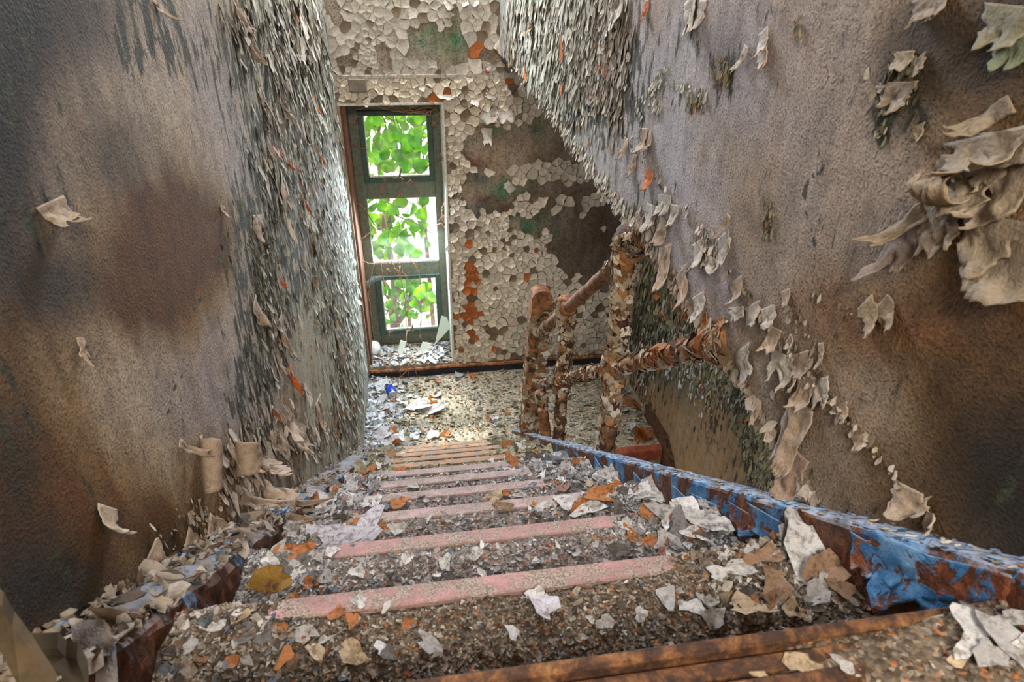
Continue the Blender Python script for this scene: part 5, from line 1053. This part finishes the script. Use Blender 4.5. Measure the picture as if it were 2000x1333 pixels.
def leafmesh(name, s, mat, fold=.35, lobe=True):
    pr = [(0, 0), (.22, -.10), (.42, .02), (.50, .25), (.42, .52), (.22, .80), (0, 1.08)] if lobe else [(0, 0), (.16, .12), (.26, .35), (.24, .6), (.12, .85), (0, 1.0)]
    V = []; F = []; n = len(pr)
    for (x, y) in pr: V += [(-x, y, abs(x) * fold - .25 * (y - .4) ** 2), (0, y, -.25 * (y - .4) ** 2), (x, y, abs(x) * fold - .25 * (y - .4) ** 2)]
    for i in range(n - 1): F += [(3 * i, 3 * i + 1, 3 * i + 4, 3 * i + 3), (3 * i + 1, 3 * i + 2, 3 * i + 5, 3 * i + 4)]
    V = np.array(V) * s
    # give it a thickness
    m = len(V); F2 = [tuple(reversed([q + m for q in f])) for f in F]
    mb = MB(); mb.add(np.concatenate([V, V - [0, 0, .0006]]), F + F2); return mb.mesh(name, M[mat], True)
dl = leafmesh('dead_leaf', .05, 'leaf_dry', .8, False)
for q, (px, py, s, lab) in enumerate(((800, 785, 1.3, 'curled orange dead leaf left of the pair on the landing'), (838, 790, 1.6, 'large crumpled orange dead leaf in the middle of the landing'), (850, 778, 1.2, 'orange dead leaf just behind the crumpled one on the landing'), (848, 745, 1.2, 'brown orange dead leaf near the foot of the far wall'), (785, 860, 1.7, 'dark curled dead leaf at the landing edge'), (762, 742, 1.0, 'small yellow dead leaf behind the blue can'), (765, 805, 1.0, 'rust coloured dead leaf by the left heap of chips'), (1255, 858, 1.7, 'orange dead leaf behind the railing posts'))):
    P = onz(px, py, ZLAND + .03); obj('dead_leaf', dl, None, loc=P, rot=(rng.normal(0, .5), rng.normal(0, .5), rng.uniform(0, 6)), label=lab, cat='leaf').scale = (s, s, s)
# shards of glass and a pale lump on the sill
def shard(pxs, y0, y1, lab):
    pp = []
    zmin = min(p[1] for p in pxs); zmax = max(p[1] for p in pxs)
    for (px, py) in pxs: t = (py - zmin) / (zmax - zmin); pp.append(ony(px, py, y1 * (1 - t) + y0 * t))
    m = MB(); m.prism(pp, (0.0015, .003, 0)); obj('glass_shard', m.mesh('glass_shard', M['shard']), label=lab, cat='glass shard')
shard([(862, 617), (872, 620), (880, 640), (862, 660), (849, 674), (853, 655)], 4.10, 4.18, 'tall curved glass shard standing on the sill by the right reveal')
shard([(782, 665), (794, 668), (784, 698), (776, 690)], 4.06, 4.14, 'small greenish glass shard upright in the middle of the sill')
shard([(825, 668), (842, 672), (826, 694), (818, 688)], 4.06, 4.12, 'bluish glass shard lying against chips right of the sill middle')
P = onz(731, 690, -2.40); m = MB(); t = np.linspace(0, 1, 7)
m.tube([P + (0, .07, .0), P + (0, .055, .028), P + (0, .02, .042), P + (.0, -.02, .04), P + (0, -.045, .02), P + (0, -.05, .0)], [.012, .04, .05, .048, .036, .012], 12); obj('plaster_lump', m.mesh('plaster_lump', M['white_paint'], True), label='rounded white plaster lump on the sill by the left wall', cat='plaster')
# cobweb across the lower left of the window
w0 = [ony(710, 575, YW - .03), ony(722, 556, YW - .02), ony(748, 545, YW - .012), ony(752, 538, YW - .012), ony(728, 540, YW - .03), ony(708, 556, YW - .06)]
m = MB(); m.prism(w0, (.0008, .0015, 0)); obj('cobweb', m.mesh('cobweb', M['web']), label='dusty grey cobweb across the lower left window corner', cat='cobweb')

# ------------------------------------------------------------------ dead vines that crept in
def smooth_path(pts, n):
    pts = np.array(pts, float); t = np.linspace(0, 1, len(pts)); q = np.linspace(0, 1, n)
    out = np.stack([np.interp(q, t, pts[:, i]) for i in range(3)], 1)
    for _ in range(3): out[1:-1] = (out[:-2] + 2 * out[1:-1] + out[2:]) / 4
    return out + np.c_[rng.normal(0, .003, n), rng.normal(0, .003, n), rng.normal(0, .003, n)]
def vine(lab, strands, r=.003, y=4.2, mat='vine', tufts=()):
    v = obj('dried_vine', None, None, loc=(0, 0, 0), label=lab, cat='vine')
    for s in strands:
        yy = s[0] if isinstance(s[0], float) else y; pl = s[1:] if isinstance(s[0], float) else s
        p = smooth_path([ony(a, b, yy + (0 if len(q) == 0 else q[0])) for (a, b, *q) in pl], 26)
        m = MB(); m.tube(p, np.linspace(r * 1.35, r * .7, len(p)), 6); obj('stem', m.mesh('stem', M[mat], True), v)
    for (px, py, yy) in tufts:
        c = ony(px, py, yy); m = MB()
        for q in range(9): d = rng.normal(0, .018, 3); d[2] -= .02; m.tube([c, c + d * .5, c + d], [.0016, .0012, .0006], 5)
        obj('root_tuft', m.mesh('root_tuft', M[mat]), v)
vine('dry tangled vine strung across the head of the window', [[(690, 215), (735, 205), (790, 214), (835, 222), (862, 205)], [(725, 205), (770, 217), (820, 222), (855, 228), (864, 212)], [(760, 204), (790, 220), (812, 208), (826, 204), (826, 222)], [(700, 226), (690, 240), (676, 236), (668, 240)], [(800, 210), (830, 203), (845, 210), (838, 232), (850, 245)], [(810, 215), (840, 208), (860, 218), (862, 232), (845, 240)], [(735, 206), (752, 213), (790, 218), (845, 216)]], .0028, 4.16, tufts=((846, 238, 4.2), (830, 215, 4.16)))
vine('dry vine trailing over the upper transom', [[(752, 350), (744, 370), (740, 385), (734, 395)], [(750, 350), (755, 370), (762, 388)], [(786, 348), (783, 370), (774, 388)], [(800, 348), (812, 370), (822, 385)], [(690, 282), (705, 290), (718, 292)], [(680, 336), (700, 340), (718, 336)]], .0024, 4.245, tufts=((745, 368, 4.24), (757, 385, 4.24), (784, 375, 4.24), (800, 352, 4.24), (815, 373, 4.24)))
vine('dry vine creeping down the left window jamb', [[(690, 390), (712, 408), (726, 430), (738, 465)], [(702, 470), (722, 455), (738, 440)], [(700, 505), (722, 516), (742, 514), (800, 508)], [(732, 514), (722, 545), (720, 590), (728, 640), (732, 670)], [(742, 514), (752, 560), (756, 600), (752, 645)]], .003, 4.2)
vine('dry vine hanging from the lower transom over the sill', [[4.24, (758, 506), (754, 530), (756, 555), (752, 560)], [4.24, (762, 508), (775, 530), (782, 548)], [4.24, (775, 506), (785, 530), (796, 545)], [4.2, (800, 506), (818, 530), (824, 570), (822, 640), (818, 665)], [4.15, (780, 520), (792, 590), (795, 640), (793, 690, -.18), (798, 735, -.22)], [4.0, (806, 700), (800, 740), (804, 768), (830, 775)], [3.94, (806, 704), (790, 730), (770, 748), (745, 800), (730, 850)], [3.94, (806, 705), (815, 735), (830, 770)], [3.96, (742, 690), (750, 715), (755, 740)], [3.95, (778, 690), (782, 740)]], .0026, 4.2, tufts=((756, 525, 4.24), (780, 530, 4.24), (820, 655, 4.2), (760, 650, 4.2)))
vine('dry orange vine sprig stuck to the right reveal', [[(868, 395), (862, 410), (864, 430), (876, 445)], [(852, 440), (862, 436), (872, 450)], [(860, 300), (866, 310), (858, 322)]], .003, 4.0, tufts=((866, 420, 4.0),))

# ------------------------------------------------------------------ outside: climbing plant on the window, bush, tree, ground
gm = MB(); gm.box((-40, YF + .43, -5.8), (40, 70, -5.6)); obj('ground', gm.mesh('ground', M['ground']), kind='structure', label='pale sunlit ground outside the window')
plant = obj('climbing_plant', None, None, loc=(0, 0, 0), label='sunlit green climbing plant growing over the outside of the window', cat='climbing plant')
for q in range(80):
    y = rng.uniform(4.42, 4.9); a = ony(rng.uniform(690, 880), rng.uniform(205, 660), y); d = rng.normal(0, .22, 3); d[1] *= .4; d[2] += rng.choice([-.25, .25])
    p = smooth_path([a, a + d * .5 + rng.normal(0, .04, 3), a + d], 12); p[:, 1] = np.maximum(p[:, 1], YW + .09); m = MB(); m.tube(p, np.linspace(.0032, .0012, 12) * rng.uniform(.6, 1.3), 5); obj('stem', m.mesh('stem', M['twig' if q % 3 else 'vine'], True), plant)
lm = leafmesh('leaf', .082, 'leaf', .25)
LP = [(735, 312), (755, 305), (770, 312), (752, 345), (740, 325), (790, 285), (775, 270), (800, 280), (765, 290), (815, 262), (822, 300), (830, 240), (720, 250), (722, 270), (730, 235), (800, 300), (812, 320), (826, 330), (715, 300), (795, 330),
      (750, 415), (770, 410), (785, 408), (800, 418), (740, 440), (755, 395), (735, 420), (820, 430), (812, 445), (830, 460), (835, 445), (770, 460), (760, 478), (780, 470), (790, 485), (745, 480), (775, 495), (800, 490), (810, 500), (735, 500), (840, 480), (755, 505), (830, 400), (725, 460),
      (800, 570), (815, 575), (790, 590), (810, 600), (825, 590), (840, 590), (795, 615), (805, 620), (780, 560), (770, 575), (760, 600), (835, 610), (755, 570), (845, 570), (770, 625), (760, 625)]
for (px, py) in LP:
    c = ony(px + rng.normal(0, 4), py + rng.normal(0, 4), rng.uniform(4.45, 5.1)); o = obj('leaf', lm, plant, loc=c, rot=(math.radians(rng.uniform(50, 110)), rng.normal(0, .5), rng.uniform(-.9, .9))); s = rng.uniform(.7, 1.5); o.scale = (s, s, s)
# bushes further out, one joined crown each
def crown(name, lab, px, py, y, rx, rz, n, s, mat):
    c = ony(px, py, y); base = leafmesh('tmp', 1.0, mat, .3); V0 = np.array([v.co for v in base.vertices]); F0 = np.array([list(p.vertices) for p in base.polygons]); nv = len(V0)
    bpy.data.meshes.remove(base); VV = np.zeros((n, nv, 3))
    for q in range(n):
        e = Matrix.Rotation(rng.uniform(0, 6.28), 3, 'Z') @ Matrix.Rotation(rng.uniform(.4, 2.6), 3, 'X'); d = rng.normal(0, 1, 3); d /= np.linalg.norm(d); d *= rng.random() ** .4
        VV[q] = (V0 * s * rng.uniform(.6, 1.3)) @ np.array(e).T + c + d * [rx, rx * .5, rz]
    o = obj(name, None, None, loc=(0, 0, 0), label=lab, cat='bush')
    obj('foliage', npmesh('foliage', VV.reshape(-1, 3), [(F0[None] + (np.arange(n) * nv)[:, None, None]).reshape(-1, 4)], None, [M[mat]]), o, kind='stuff')
    m = MB(); b = np.array([c[0], c[1], -5.6])
    m.tube([b, b * .5 + c * .5 + (.05, 0, 0), c, c + (0.1, 0, rz * .6)], [.03, .025, .018, .008], 8); obj('trunk', m.mesh('trunk', M['bark'], True), o)
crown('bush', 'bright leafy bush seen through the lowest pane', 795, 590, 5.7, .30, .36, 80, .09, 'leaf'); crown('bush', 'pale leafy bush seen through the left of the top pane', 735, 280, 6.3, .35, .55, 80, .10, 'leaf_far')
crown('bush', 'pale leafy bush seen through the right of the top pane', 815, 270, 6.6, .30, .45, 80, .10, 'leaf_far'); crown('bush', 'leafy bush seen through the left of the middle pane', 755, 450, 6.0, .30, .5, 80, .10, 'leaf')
m = MB(); m.tube([ony(762, 700, 5.4), ony(770, 640, 5.4), ony(766, 600, 5.4), ony(775, 560, 5.42), ony(762, 500, 5.45), ony(745, 420, 5.5)], [.045, .04, .036, .032, .03, .028], 8); m.tube([ony(770, 640, 5.4), ony(800, 600, 5.45), ony(835, 585, 5.5)], [.03, .026, .02], 8)
tr = obj('tree', None, None, loc=(0, 0, 0), label='brown forked tree trunk behind the lowest pane', cat='tree'); b = ony(762, 700, 5.4); m.tube([(b[0], b[1], -5.6), (b[0] - .04, b[1], -4), b], [.08, .06, .045], 8); obj('trunk', m.mesh('trunk', M['bark'], True), tr)
